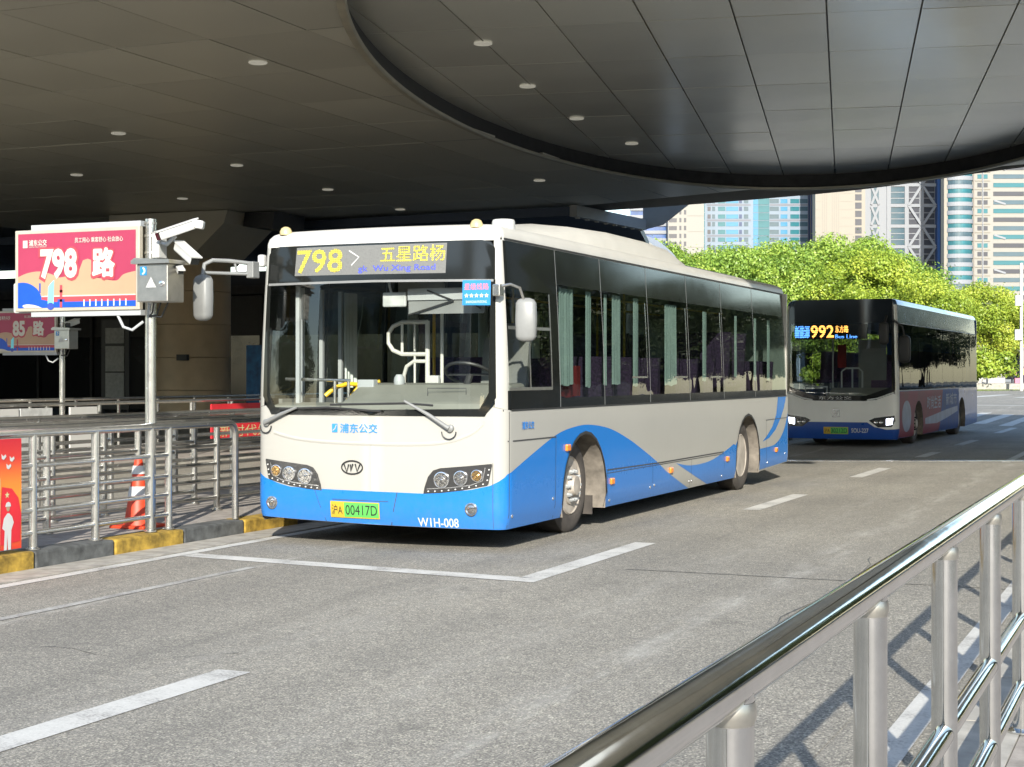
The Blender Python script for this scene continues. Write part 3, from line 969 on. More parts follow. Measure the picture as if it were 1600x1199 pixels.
# ================================================================== BLUE AND CREAM BUS (route 798)
BX, BY = -7.005, 13.28
bus = empty('city_bus', (BX, BY, 0), 0, 'blue and cream city bus in the sun showing route 798', 'bus')
K = BusSkin(1.325, 11.32, 8.0, 0.15, 0.075, 1.3, 2.93)
S = K.side
Z0, ZG, ZT = 0.21, 1.30, 2.86
yF, yR, AR = 2.19, 8.86, 0.60            # wheel stations and arch radius
A1 = arch_pts(yF, 0.655, 0.38, Z0); A2 = arch_pts(yR, 0.665, 0.40, Z0)
ARCHR = ARCHF = None
EN_ = K.L
side_poly = lambda sg: [(sg * K.S2 * 0 + sg * S(0.20), Z0)] + [(sg * S(y), z) for y, z in A1] + [(sg * S(y), z) for y, z in A2] + [(sg * S(EN_), 0.28), (sg * S(EN_), ZG), (sg * S(0.20), ZG)]
K.patch('side_panel', 'cream', side_poly(1), bus)
K.patch('side_panel', 'cream', side_poly(-1), bus)
# front skin below the windscreen, with its bottom edge
front = [(-S(0.20), Z0 + .05), (-0.9, 0.245), (0, 0.225), (0.9, 0.212), (S(0.20), Z0), (S(0.20), ZG), (1.20, 1.33), (1.13, 1.255), (0.6, 1.245), (0, 1.24), (-0.6, 1.245), (-1.13, 1.255), (-1.20, 1.33), (-S(0.20), ZG)]
K.patch('front_panel', 'cream', front, bus)
for sg in (-1, 1):
    K.patch('pillar', 'cream', [(sg * 1.225, 1.33), (sg * S(0.20), ZG), (sg * S(0.17), 2.90), (sg * 1.195, 2.90)], bus)
K.roof('roof', 'white_paint', bus, [(0.0, 2.86), (0.0, 2.90), (0.012, 2.945), (0.045, 2.985), (0.11, 3.015), (0.30, 3.04), (0.7, 3.06), (1.1, 3.07)])
MB().box(-1.31, 1.31, 11.28, 11.34, 0.3, 2.88).build('rear_panel', 'cream', bus)
# livery
wave1 = spline([(0.17, .718), (.69, .865), (1.35, 1.035), (1.80, 1.095), (2.29, 1.111), (2.94, 1.052), (3.57, .918), (4.10, .77), (4.6, .617), (5.04, .461), (5.55, .32), (6.0, .212)], 4)
K.patch('livery_wave', 'blue_paint', [(S(0.17), Z0)] + [(S(y), z) for y, z in A1] + [(S(6.0), Z0)] + [(S(y), z) for y, z in reversed(wave1)], bus, 0.002)
w2 = spline([(5.38, .555), (5.99, .496), (6.84, .505), (7.58, .595), (8.17, .70)], 4)
K.patch('livery_wave', 'blue_paint', [(S(5.38), .555)] + [(S(y), z) for y, z in w2[1:] if y < 8.14] + [(S(8.18), .66)] + [(S(p[0]), p[1]) for p in reversed(A2[:4])] + [(S(6.84), .212), (S(6.2), .35), (S(5.8), .45)], bus, 0.002)
w3 = [(9.53, .551), (10.1, .56), (10.46, .58), (10.8, .66), (11.06, .79), (11.2, .92), (11.3, 1.05)]
K.patch('livery_wave', 'blue_paint', [(S(y), z) for y, z in spline(w3, 3)] + [(S(11.3), .285), (S(9.6), .245)] + [(S(p[0]), p[1]) for p in reversed(A2[-4:-1])], bus, 0.002)
K.patch('livery_swoosh', 'blue_paint', [(S(y), z) for y, z in [(9.70, .65), (10.0, .74), (10.3, .85), (10.55, 1.03), (10.66, 1.298), (11.2, 1.298), (11.05, 1.12), (10.83, .96), (10.5, .80), (10.1, .69)]], bus, 0.002)
blue_front = [(-S(0.17), Z0 + .05), (-0.9, 0.247), (0, 0.227), (0.9, 0.214), (S(0.17), Z0), (S(0.17), .718), (1.315, .69), (1.26, .655), (1.18, .615), (1.0, .575), (.75, .545), (.54, .53), (0.2, .535), (-.2, .54), (-.6, .545), (-.90, .553), (-1.05, .585), (-1.2, .63), (-1.31, .685), (-S(0.17), .70)]
K.patch('livery_front', 'blue_paint', blue_front, bus, 0.002)
K.patch('livery_wave', 'blue_paint', [(-S(0.17), Z0 + .02), (-S(1.4), Z0 + .02), (-S(1.4), .9), (-S(0.17), .70)], bus, 0.002)
# seams, arch trims
def seam(pts, wd=0.009): return K.line('panel_seam', 'seam', [(S(y), z) for y, z in pts], wd, bus, 0.0045)
seam([(.17, 1.018), (1.35, 1.018)], .012); seam([(.19, .22), (.19, 1.29)], .008); seam([(1.35, 1.04), (1.33, .22)])
seam([(2.86, .61), (4.7, .595), (7.55, .597)], .014); seam([(2.86, .575), (7.55, .572)], .007); seam([(2.88, .61), (2.88, .22)])
for y in (4.45, 6.03, 7.58): seam([(y, .57), (y, .22)], .007)
seam([(9.9, .96), (11.25, .965)]); seam([(9.92, .96), (9.93, .25)])
K.line('panel_seam', 'seam', [(.27, .535), (.2, .225)], .008, bus, .0045)
K.line('panel_seam', 'seam', [(-.62, .545), (-.50, .24)], .005, bus, .0045)
K.line('panel_seam', 'seam', [(-.42, .452), (.18, .446)], .006, bus, .0045)
K.line('panel_seam', 'seam', [(1.205, .82), (1.205, .22)], .005, bus, .0045)
for A in (A1, A2):
    K.line('arch_trim', 'black_plastic', [(S(y), z) for y, z in A], .03, bus, .006)
for y, z, in ((.25, .33), (1.27, .42), (2.97, .28), (4.37, .33), (4.52, .345), (5.97, .30), (6.08, .30), (7.5, .28), (10.0, .33), (11.1, .42)):
    p = K.P(S(y), z); MB().lathe([(.018, 0), (.016, .008), (.006, .012)], 10, p, 'x').build('panel_bolt', 'chrome', bus, True)
for y, z in ((1.66, .90), (3.0, .484), (5.15, .484), (7.72, .495), (10.52, .498)):
    p = K.P(S(y), z)
    MB().box(p[0] - .002, p[0] + .028, p[1] - .055, p[1] + .055, p[2] - .035, p[2] + .035).build('side_marker', 'amber', bus, bevel=0.012)
# front crease, a shallow swage in the sheet
cr = spline([(-1.1, 1.075), (-.9, 1.03), (-.6, 1.0), (-.1, .985), (.4, .985), (.75, 1.01), (1.0, 1.09), (1.12, 1.19)], 4)
for dz, of in ((0, .006),):
    mb = MB(); 
    for s_, z_ in cr:
        for k, o_ in ((-.022, .0005), (-.008, .007), (.004, .007), (.016, .0005)): mb.v.append(K.P(s_, z_ + k, o_))
    for i in range(len(cr) - 1):
        for k in range(3): mb.f.append((4 * i + k, 4 * i + k + 1, 4 * i + k + 5, 4 * i + k + 4))
    mb.build('front_swage', 'cream', bus, True)
# windscreen: black printed band, border, clear pane
ws_top, ws_mid, ws_bot = 2.865, 2.50, 1.26
def wsx(z): return 1.235 - 0.02 * (z - 1.3) / 1.6
band = [(-wsx(2.5), ws_mid), (wsx(2.5), ws_mid), (wsx(2.8), 2.78), (1.17, 2.845), (1.08, ws_top), (-1.08, ws_top), (-1.17, 2.845), (-wsx(2.8), 2.78)]
K.patch('destination_band', 'black_gloss', band, bus, 0.004)
pane = [(-1.12, ws_bot), (1.12, ws_bot), (1.215, 1.42), (wsx(2.5), ws_mid), (-wsx(2.5), ws_mid), (-1.215, 1.42)]
wsn = K.patch('windscreen', 'clear_glass', pane, bus, 0.003)
K.patch('windscreen_border', 'black_gloss', [(-1.13, 1.245), (1.13, 1.245), (1.235, 1.42), (1.225, 2.50), (1.175, 2.49), (1.165, 1.46), (1.08, 1.315), (0, 1.30), (-1.08, 1.315), (-1.165, 1.46), (-1.175, 2.49), (-1.225, 2.50), (-1.235, 1.42)], bus, 0.006)
K.line('windscreen_trim', 'grey_plastic', [(-1.2, 2.50), (0, 2.505), (1.2, 2.49)], .022, bus, .008)
K.patch('destination_display', 'led_panel', [(-.885, 2.575), (.735, 2.565), (.745, 2.845), (-.87, 2.845)], bus, 0.007)
K.text('route_number', '798', 'led_yellow', -.60, 2.71, .52, .225, bus, .010, 0.012)
K.line('route_arrow', 'ink_white', [(-.27, 2.80), (-.16, 2.735), (-.24, 2.66)], .012, bus, .010)
K.text('destination_text', '五星路杨', 'led_yellow', .40, 2.755, .66, .15, bus, .010, 0.010)
K.text('destination_text', 'gk  Wu Xing Road', 'led_blue', .235, 2.617, .80, .072, bus, .010, 0.012)
# five star sticker on the glass
stk = K.patch('rating_sticker', 'sticker_blue', [(.905, 2.265), (1.175, 2.262), (1.175, 2.492), (.905, 2.495)], bus, 0.009)
K.text('sticker_text', '星级线路', 'sticker_pink', 1.04, 2.435, .235, .062, bus, .012, 0.012)
def star(cx, cz, r): return [(cx + (r if i % 2 == 0 else r * .42) * math.sin(i * math.pi / 5), cz + (r if i % 2 == 0 else r * .42) * math.cos(i * math.pi / 5)) for i in range(10)]
for k in range(5): K.patch('sticker_star', 'star_gold', star(.945 + k * .048, 2.352, .024), bus, .012)
K.text('sticker_text', 'SHANGHAI PUDONG', 'ink_white', 1.04, 2.295, .20, .024, bus, .012)
# wipers
def K3(s, z, o): return Vector(K.P(s, z, o))
for pts, bl in (([(.80, 1.135), (.60, 1.26), (.36, 1.385)], [(-.42, 1.345), (.36, 1.362), (.64, 1.345)]), ([(-1.18, 1.165), (-.98, 1.25), (-.80, 1.315)], [(-1.0, 1.30), (-.45, 1.318), (.12, 1.285)])):
    wz = MB().tube([K3(s, z, .045) for s, z in pts], [.022, .018, .012], 8).build('wiper_arm', 'grey_plastic', bus, True)
    MB().tube([K3(s, z, .035) for s, z in bl], .011, 6).build('wiper_blade', 'black_plastic', wz, True)
    MB().lathe([(.035, .05), (.035, -.01), (.02, -.02)], 14, K.P(*pts[0], .02), 'y').build('wiper_pivot', 'grey_plastic', wz, True)
    px_, pz_ = pts[0]
    MB().tube([K3(px_ + .05 + .07 * math.cos(R(a)) - .06, pz_ - .03 + .07 * math.sin(R(a)), .02) for a in range(0, -200, -20)], .006, 6).build('washer_hose', 'black_plastic', wz, True)
# headlamps
lampR = [(.535, .53), (.545, .585), (.58, .685), (.63, .745), (.70, .768), (.95, .79), (1.195, .815), (1.20, .80), (1.165, .63), (1.15, .615), (.9, .565), (.7, .54)]
for sg in (1, -1):
    hl = K.patch('headlamp', 'lamp_black', [(sg * a, b) for a, b in lampR], bus, 0.006)
    for cx, cz, rr, mt in ((.72, .66, .068, 'lens'), (.905, .68, .062, 'lens'), (1.06, .705, .05, 'amber_lens')):
        pc = K.P(sg * cx, cz, .004)
        ln = MB().lathe([(rr * 1.12, 0.0), (rr * 1.12, -.024), (rr * 1.0, -.026), (rr * .96, -.018)], 28, pc, 'y', False).build('lamp_ring', 'chrome', hl, True)
        MB().lathe([(rr * .97, -.016), (rr * .86, -.010), (rr * .6, -.005), (rr * .52, -.003), (rr * .50, -.016), (rr * .42, -.018), (rr * .40, -.006), (rr * .22, -.004), (rr * .18, -.02), (rr * .04, -.024)], 28, pc, 'y').build('lamp_lens', mt, ln, True)
        for kk in range(6):
            an = kk * math.pi / 3 + .2
            MB().obox((pc[0] + rr * .55 * math.cos(an), pc[1] - .012, pc[2] + rr * .55 * math.sin(an)), (pc[0] + rr * .93 * math.cos(an), pc[1] - .016, pc[2] + rr * .93 * math.sin(an)), .006, .008).build('lamp_facet', 'lamp_black', ln)
    for k in range(9):
        t = k / 8; a = .585 + t * .53; b = .553 + .075 * t ** 1.7
        pc = K.P(sg * a, b, .006); MB().lathe([(.008, 0), (.006, -.008)], 8, pc, 'y').build('daytime_lamp', 'ink_white', hl)
    for k in range(3):
        pc = K.P(sg * (1.155 + k * .008), .665 + k * .048, .006); MB().lathe([(.008, 0), (.006, -.008)], 8, pc, 'y').build('daytime_lamp', 'ink_white', hl)
    K.line('lamp_bezel', 'chrome', [(sg * .57, .575), (sg * .8, .59), (sg * 1.0, .618), (sg * 1.11, .66), (sg * 1.135, .78)], .008, hl, .010)
    pc = K.P(sg * 1.0 if sg > 0 else -1.12, .395, .0)
    MB().lathe([(.062, .01), (.062, -.012), (.05, -.016), (.04, -.008), (.02, -.014)], 20, pc, 'y').build('fog_lamp', 'lens', bus, True)
# plate, emblem, writing
pl = K.patch('number_plate', 'plate_yellow', [(-.435, .282), (.09, .278), (.09, .432), (-.435, .436)], bus, .012)
K.patch('plate_field', 'plate_green', [(-.285, .290), (.082, .288), (.082, .424), (-.285, .427)], pl, .014)
K.text('plate_text', '沪A', 'ink_black', -.36, .357, .115, .095, pl, .017)
K.text('plate_text', '00417D', 'ink_black', -.10, .357, .335, .095, pl, .017)
em = K.line('emblem', 'ink_black', ngon(-.20, .757, .112, .062, 28) + [(-.088, .757)], .014, bus, .010)
for pts in ([(-.285, .785), (-.255, .715), (-.235, .785)], [(-.215, .785), (-.215, .72), (-.19, .79)], [(-.165, .79), (-.145, .72), (-.115, .785)]):
    K.line('emblem_stroke', 'ink_black', pts, .016, em, .011)
lg = K.patch('operator_badge', 'ink_blue', [(-.42, 1.085), (-.36, 1.085), (-.36, 1.165), (-.42, 1.165)], bus, .007)
K.line('badge_curve', 'cream', [(-.37, 1.155), (-.385, 1.12), (-.41, 1.10)], .010, lg, .010)
K.text('operator_name', '浦东公交', 'ink_blue', -.13, 1.125, .40, .088, bus, .008, 0.014)
K.text('operator_name', '浦东公交', 'ink_blue', S(.62), 1.155, .30, .075, bus, .008, 0.03)
K.text('fleet_number', 'W1H-008', 'ink_white', .675, .265, .40, .085, bus, .008, 0.008)
# side glazing: one pane to each bay
divs = [0.17, 1.48, 2.79, 4.37, 5.98, 7.58, 9.28, 11.20]
for sg in (1, -1):
    for i in range(len(divs) - 1):
        a, b = divs[i] + .006, divs[i + 1] - .006
        if sg == 1 and i == 0:
            K.patch('window', 'black_gloss', [(S(a), 2.42), (S(b), 2.42), (S(b), ZT), (S(a), ZT)], bus, .002)
            K.patch('window', 'black_gloss', [(S(a), ZG + .006), (S(b), ZG + .006), (S(b), 1.48), (S(a), 1.48)], bus, .002)
            K.patch('window', 'black_gloss', [(S(1.27), 1.48), (S(b), 1.48), (S(b), 2.42), (S(1.27), 2.42)], bus, .002)
            dw = K.patch('driver_window', 'clear_glass', [(S(a), 1.48), (S(1.27), 1.48), (S(1.27), 2.42), (S(a), 2.42)], bus, .0)
            for pts in ([(S(.20), 1.495), (S(1.26), 1.495)], [(S(1.255), 1.49), (S(1.255), 2.41)], [(S(.70), 1.49), (S(.70), 2.05)], [(S(.2), 2.06), (S(1.26), 2.07)]):
                K.line('window_frame', 'brushed_steel', pts, .03, dw, .006)
            continue
        K.patch('window', 'tint_glass', [(sg * S(a), 1.40), (sg * S(b), 1.40), (sg * S(b), 2.52), (sg * S(a), 2.52)], bus, .002)
        K.patch('window_band', 'black_gloss', [(sg * S(a), 2.52), (sg * S(b), 2.52), (sg * S(b), ZT), (sg * S(a), ZT)], bus, .002)
        K.patch('window_band', 'black_gloss', [(sg * S(a), ZG + .006), (sg * S(b), ZG + .006), (sg * S(b), 1.40), (sg * S(a), 1.40)], bus, .002)
    K.line('gutter_rail', 'dark_metal', [(sg * S(.12), 2.875), (sg * S(11.25), 2.875)], .02, bus, .006)
    K.line('glass_sill', 'black_plastic', [(sg * S(.12), ZG), (sg * S(11.25), ZG)], .016, bus, .004)
    for d in divs[1:-1]: K.line('window_joint', 'grey_plastic', [(sg * S(d), ZG + .01), (sg * S(d), ZT)], .016, bus, .0035)
for y in (4.27, 5.88, 7.48):                                  # chrome L trims of the sliding lights
    K.line('slider_trim', 'steel', [(S(y), 2.45), (S(y), 1.60), (S(y - .55), 1.60)], .022, bus, .006)
# curtains behind the glass
xi = 1.22
for y0, y1, z0, z1 in ((1.70, 2.12, 1.52, 2.50), (2.48, 2.66, 1.5, 2.5), (3.05, 3.16, 1.52, 2.5), (3.32, 3.62, 1.52, 2.5), (4.05, 4.25, 1.5, 2.5), (5.25, 5.75, 1.5, 2.48), (6.9, 7.1, 1.55, 2.45), (8.5, 8.65, 1.6, 2.45), (9.6, 9.75, 1.55, 2.45), (10.4, 10.6, 1.55, 2.45)):
    curtain(bus, xi, y0, y1, z0, z1, pleats=max(2, int((y1 - y0) * 12)))
curtain(bus, xi - .06, 1.75, 2.5, 1.40, 1.72, 'red_cloth', 4)
for y0, y1 in ((1.7, 2.0), (3.2, 3.5), (5.2, 5.5), (7.0, 7.3)): curtain(bus, -xi, y0, y1, 1.5, 2.5, pleats=4)
# interior shell
MB().box(-.755, .755, 0.35, 11.2, .62, .68).build('cabin_floor', 'interior_floor', bus)
for a, b in ((.35, yF - .68), (yF + .68, yR - .69), (yR + .69, 11.2)):
    for sg in (1, -1): MB().box(min(sg * .757, sg * 1.26), max(sg * .757, sg * 1.26), a, b, .62, .68).build('cabin_floor', 'interior_floor', bus)
MB().box(-1.2, 1.2, 0.25, 11.2, 2.80, 2.85).build('ceiling', 'interior', bus)
for sg in (1, -1): MB().box(sg * 1.22 - .02, sg * 1.22 + .02, .4, 11.2, 1.08, 1.39).build('side_lining', 'interior', bus)
MB().box(-.62, .62, 3.0, 11.0, 2.70, 2.80).build('air_duct', 'light_grey', bus)
db = MB().prism([(.13, 1.24), (.16, 1.36), (.55, 1.53), (.85, 1.55), (.95, 1.45), (.95, .68), (.2, .68)], -.42, 1.2, 'x').build('dashboard', 'dash', bus, bevel=.03)
MB().prism([(.13, 1.22), (.16, 1.33), (.42, 1.36), (.5, .68), (.2, .68)], -1.18, -.43, 'x').build('door_step_panel', 'dash', bus, bevel=.02)
K.line('dash_lid', 'seam', [(.45, 1.40), (.45, 1.5), (.85, 1.5), (.85, 1.40)], .01, db, -.3)
MB().lathe([(.05, 1.52), (.055, 1.56), (.05, 1.60), (.03, 1.63)], 16, (-.02, .62, 0)).build('dash_camera', 'light_grey', db, True)
ring = [Vector((.66, .78, 1.63)) + Matrix.Rotation(R(-28), 3, 'X') @ Vector((.24 * math.cos(2 * math.pi * k / 28), .24 * math.sin(2 * math.pi * k / 28), 0)) for k in range(29)]
stw = MB().tube(ring, .017, 8, False).build('steering_wheel', 'black_plastic', bus, True)
MB().tube([(.66, .78, 1.62), (.66, .62, 1.42)], .035, 8).build('steering_column', 'black_plastic', stw, True)
MB().obox((.43, .78, 1.63), (.89, .78, 1.63), .03, .02).build('wheel_spoke', 'black_plastic', stw)
seat(bus, .68, 1.35, .85, .5, 'interior')
MB().box(.52, .84, 1.64, 1.74, 1.95, 2.15).build('head_rest', 'interior', bus, bevel=.03)
for k, (yy, zz) in enumerate([(y, .68) for y in np.arange(3.2, 11, .82)]):
    for xx in (-.98, -.52, .52, .98): seat(bus, xx, float(yy), 1.07 if abs(yy - yR) < .9 else zz, .42)
# white driver guard: two rounded hoops with bars
def hoop(pts, r, name='guard_rail', mat='white_paint', n=8): return MB().tube(pts, r, n).build(name, mat, bus, True)
gy = .98
hoop([(.11, gy, 2.15), (-.17, gy, 2.15), (-.27, gy, 2.11), (-.32, gy, 2.04), (-.32, gy, 1.94), (-.27, gy, 1.87), (-.17, gy, 1.83), (.11, gy, 1.83)], .022)
hoop([(.11, gy, 2.16), (.11, gy, .7)], .024); hoop([(-.17, gy, 2.15), (-.17, gy, 1.83)], .015); hoop([(-.03, gy, 2.15), (-.03, gy, .7)], .012)
hoop([(.11, gy, 1.76), (-.04, gy, 1.76), (-.12, gy, 1.71), (-.15, gy, 1.62), (-.15, gy, .7)], .020)
hoop([(.22, gy + .1, 2.75), (.22, gy + .1, .7)], .018); MB().box(.12, .24, gy - .03, gy + .03, 1.50, 1.62).build('ticket_box', 'white_plastic', bus, bevel=.01)
for xx, yy in ((-.45, 2.3), (.45, 3.6), (-.45, 4.5), (.45, 6.0), (-.45, 7.5)): hoop([(xx, yy, .68), (xx, yy, 2.8)], .017, 'handrail', 'yellow_rail')
for xx in (-.5, .5): hoop([(xx, 2.3, 2.55), (xx, 10.5, 2.55)], .015, 'handrail', 'yellow_rail')
hoop([(-.80, .55, 1.42), (-.72, .6, 1.50), (-.58, .62, 1.54), (-.46, .62, 1.53)], .022, 'handrail', 'yellow_rail')
hoop([(-.75, .6, 1.20), (-.60, .9, 1.52), (-.40, .95, 1.56)], .02, 'handrail', 'yellow_rail')
hoop([(-1.17, .42, 1.585), (-.45, .42, 1.57)], .016, 'handrail', 'steel'); hoop([(-.62, .42, 1.57), (-.62, .42, .75)], .016, 'handrail', 'steel'); hoop([(-.47, .42, 1.57), (-.47, .42, .75)], .016, 'handrail', 'steel')
MB().box(-.42, -.24, .5, .6, 1.45, 1.58).build('fare_machine', 'light_grey', bus, bevel=.01)
# door glass inside the kerb side, visor, mirror
for yy in (.75, 1.15, 1.55): MB().box(-1.2, -1.16, yy - .02, yy + .02, .75, 2.5).build('door_frame', 'light_grey', bus)
MB().box(-1.0, -.96, .32, .36, 1.35, 2.5).build('door_frame', 'light_grey', bus)
vs_ = MB().box(.24, 1.02, .30, .32, 2.20, 2.33).build('sun_visor', 'grey_plastic', bus)
MB().box(.24, 1.02, .28, .32, 2.33, 2.44).build('visor_roll', 'light_grey', vs_)
for a, b in (((.25, .27, 2.19), (.72, .27, 2.32)), ((.72, .27, 2.32), (.45, .27, 2.42)), ((.88, .27, 2.31), (1.0, .27, 2.37)), ((.88, .27, 2.31), (1.0, .27, 2.24))):
    MB().tube([a, b], .008, 6).build('visor_arm', 'black_plastic', vs_)
im = MB().box(-.03, .22, .28, .31, 2.27, 2.41).build('interior_mirror', 'paper', bus, bevel=.02)
MB().tube([(.06, .30, 2.40), (.05, .28, 2.46), (.05, .27, 2.5)], .012, 6).build('mirror_stem', 'light_grey', im)
MB().box(-.25, .25, 1.05, 1.09, 2.3, 2.78).build('ceiling_panel', 'interior', bus)
# roof fittings
fa = MB(); secs = []
for yy, hw, hh in ((.95, .78, .0), (1.4, .86, .05), (2.1, .92, .13), (3.0, .98, .24), (4.2, 1.0, .28), (5.6, 1.0, .28), (6.6, .98, .25), (7.2, .92, .16), (7.6, .82, .0)):
    zb = 3.0
    secs.append([(-hw, yy, zb), (-hw * .97, yy, zb + hh * .55), (-hw * .84, yy, zb + hh * .9 + .02), (-hw * .4, yy, zb + hh + .045), (hw * .4, yy, zb + hh + .045), (hw * .84, yy, zb + hh * .9 + .02), (hw * .97, yy, zb + hh * .55), (hw, yy, zb)])
for s_ in secs: fa.v += s_
for i in range(len(secs) - 1):
    for k in range(7): fa.f.append((i * 8 + k, i * 8 + k + 1, i * 8 + 9 + k, i * 8 + 8 + k))
fa.build('air_conditioner_fairing', 'white_paint', bus, True)
for xx in (-1.05, .98):
    MB().lathe([(.06, 2.985), (.06, 3.02), (.045, 3.05), (.02, 3.065)], 14, (xx, .22, 0)).build('roof_marker', 'amber_pale', bus, True)
MB().lathe([(.11, 2.97), (.11, 3.07), (.10, 3.09), (.05, 3.095)], 20, (1.08, .62, 0)).build('roof_antenna', 'white_plastic', bus, True)
for sg in (-1,):
    MB().box(sg * 1.305 - .035, sg * 1.305 + .035, .16, .24, 2.68, 2.80).build('corner_marker', 'white_plastic', bus, bevel=.02)
# mirrors
bk = MB().box(1.225, 1.30, .02, .12, 2.34, 2.45).build('mirror_bracket', 'steel', bus, bevel=.01)
MB().tube([(1.28, .07, 2.43), (1.36, .12, 2.45), (1.42, .20, 2.42), (1.44, .24, 2.32)], .014, 8).build('mirror_arm', 'steel', bk, True)
def mirror_body(cx, cy_, cz, wx, wy, wz, par, rz):
    m = MB(); rings = []
    for t, sc_ in ((-.5, .35), (-.46, .75), (-.38, .95), (0, 1.0), (.38, .95), (.46, .75), (.5, .35)):
        ring_ = []
        for k in range(16):
            a = 2 * math.pi * k / 16
            ca, sa = math.cos(a), math.sin(a)
            ex = (abs(ca) ** .5) * (1 if ca > 0 else -1) * wx / 2 * sc_; ey = (abs(sa) ** .5) * (1 if sa > 0 else -1) * wy / 2 * sc_
            v = Matrix.Rotation(rz, 3, 'Z') @ Vector((ex, ey, 0)); ring_.append((cx + v.x, cy_ + v.y, cz + t * wz))
        rings.append(ring_)
    for r_ in rings: m.v += r_
    for i in range(6):
        for k in range(16): m.f.append((i * 16 + k, i * 16 + (k + 1) % 16, (i + 1) * 16 + (k + 1) % 16, (i + 1) * 16 + k))
    m.f.append(tuple(range(16))); m.f.append(tuple(96 + k for k in range(16)))
    return m.build('mirror_housing', 'grey_plastic', par, True)
mirror_body(1.45, .28, 2.13, .20, .13, .40, bk, R(15))
bk2 = MB().box(-1.34, -1.26, -.04, .08, 2.56, 2.72).build('mirror_bracket', 'grey_plastic', bus, bevel=.01)
MB().tube([(-1.30, .0, 2.70), (-1.45, -.16, 2.72), (-1.55, -.30, 2.72), (-1.60, -.36, 2.68), (-1.61, -.38, 2.56)], .020, 8).build('mirror_arm', 'grey_plastic', bk2, True)
MB().tube([(-1.30, .0, 2.60), (-1.45, -.16, 2.60), (-1.60, -.36, 2.60)], .016, 8).build('mirror_arm', 'grey_plastic', bk2, True)
MB().tube([(-1.40, -.10, 2.60), (-1.42, -.12, 2.72)], .012, 6).build('mirror_strut', 'grey_plastic', bk2, True)
mirror_body(-1.60, -.38, 2.36, .21, .13, .44, bk2, R(-20))
# wheels, arches, chassis
for y in (yF, yR):
    rear = y == yR
    liner(bus, 1.318, y, 0.655 if not rear else .665, .55, .38 if not rear else .40, Z0)
    lo = liner(bus, -0.76, y, 0.655, .55, .38, Z0)
    wheel(bus, 1.175 if not rear else 1.235, y, .485, .30, 1, rear)
    wheel(bus, -1.24, y, .485, .30, -1, rear)
MB().box(-.76, .76, .5, 11.1, .30, .62).build('chassis', 'dark_void', bus)
for a, b in ((.3, yF - .7), (yF + .7, yR - .7), (yR + .7, 11.2)):
    MB().box(-1.27, 1.27, a, b, .30, .34).build('undertray', 'dark_void', bus)
for sg in (1, -1): MB().box(sg * 1.05 - .13, sg * 1.05 + .13, yF + .60, yF + .62, .14, .34).build('mud_flap', 'rubber', bus)

# ================================================================== SHADED BUS (route 992)
b2 = empty('city_bus', (-7.17, 36.15, 0), R(-1.77), 'black fronted city bus in the shade showing route 992', 'bus')
Q = BusSkin(1.30, 11.7, 9.0, 0.16, 0.05, 1.25, 3.2)
T = Q.side
q1, q2 = arch_pts(2.55, .60, .42, .2), arch_pts(8.95, .60, .42, .2)
for sg in (1, -1):
    Q.patch('side_panel', 'navy_paint', [(sg * T(.22), .2)] + [(sg * T(y), z) for y, z in q1] + [(sg * T(y), z) for y, z in q2] + [(sg * T(11.7), .26), (sg * T(11.7), 1.27), (sg * T(.22), 1.27)], b2)
Q.patch('front_panel', 'grey_white', [(-T(.22), .55), (-1.0, .52), (-.95, .56), (.62, .56), (.78, .46), (1.05, .40), (T(.22), .42), (T(.22), 1.15), (1.18, 1.21), (.8, 1.07), (.55, 1.045), (-.55, 1.045), (-.8, 1.07), (-1.18, 1.21), (-T(.22), 1.15)], b2)
Q.patch('front_bumper', 'navy_paint', [(-T(.22), .18), (T(.22), .18), (T(.22), .418), (1.05, .398), (.78, .458), (.62, .558), (-.95, .558), (-1.0, .518), (-T(.22), .548)], b2)
Q.patch('windscreen', 'clear_glass', [(-.55, 1.05), (.55, 1.05), (.8, 1.075), (1.18, 1.215), (1.22, 1.3), (1.20, 2.80), (-1.20, 2.80), (-1.22, 1.3), (-1.18, 1.215), (-.8, 1.075)], b2, .003)
Q.patch('windscreen_border', 'black_gloss', [(-.56, 1.04), (.56, 1.04), (.82, 1.065), (1.2, 1.205), (1.24, 1.3), (1.215, 2.79), (1.15, 2.79), (1.16, 1.36), (.6, 1.16), (-.6, 1.16), (-1.16, 1.36), (-1.15, 2.79), (-1.215, 2.79), (-1.24, 1.3), (-1.2, 1.205), (-.82, 1.065)], b2, .006)
Q.patch('front_cap', 'black_gloss', [(-1.22, 2.79), (1.22, 2.79), (1.22, 3.15), (1.16, 3.33), (-1.0, 3.33), (-1.22, 3.12)], b2, .004)
for sg in (1, -1):
    Q.patch('pillar', 'grey_white', [(sg * 1.235, 1.20), (sg * T(.22), 1.13), (sg * T(.20), 3.2), (sg * 1.21, 3.2)], b2)
    Q.line('daytime_strip', 'ink_white', [(sg * .62, 1.06), (sg * .85, 1.10), (sg * 1.2, 1.23)], .03, b2, .010)
M('roof_sky_tint', (0.10, 0.16, 0.25), 0.25, 0.5, var=.1, coat=.5)  # blue of the reflected sky mixed into the base colour
for sg in (1, -1):
    Q.patch('roof_side', 'roof_sky_tint', [(sg * T(.2), 2.78), (sg * T(11.7), 2.78), (sg * T(11.7), 3.2), (sg * T(.2), 3.2)], b2)
Q.roof('roof', 'roof_sky_tint', b2, [(0.0, 3.195), (0.01, 3.25), (0.05, 3.31), (.12, 3.335), (.5, 3.35)])
MB().box(-1.28, 1.28, 11.66, 11.72, .26, 3.2).build('rear_panel', 'navy_paint', b2)
d2 = [.22, 1.5, 2.75, 4.3, 5.9, 7.5, 9.1, 10.4, 11.65]
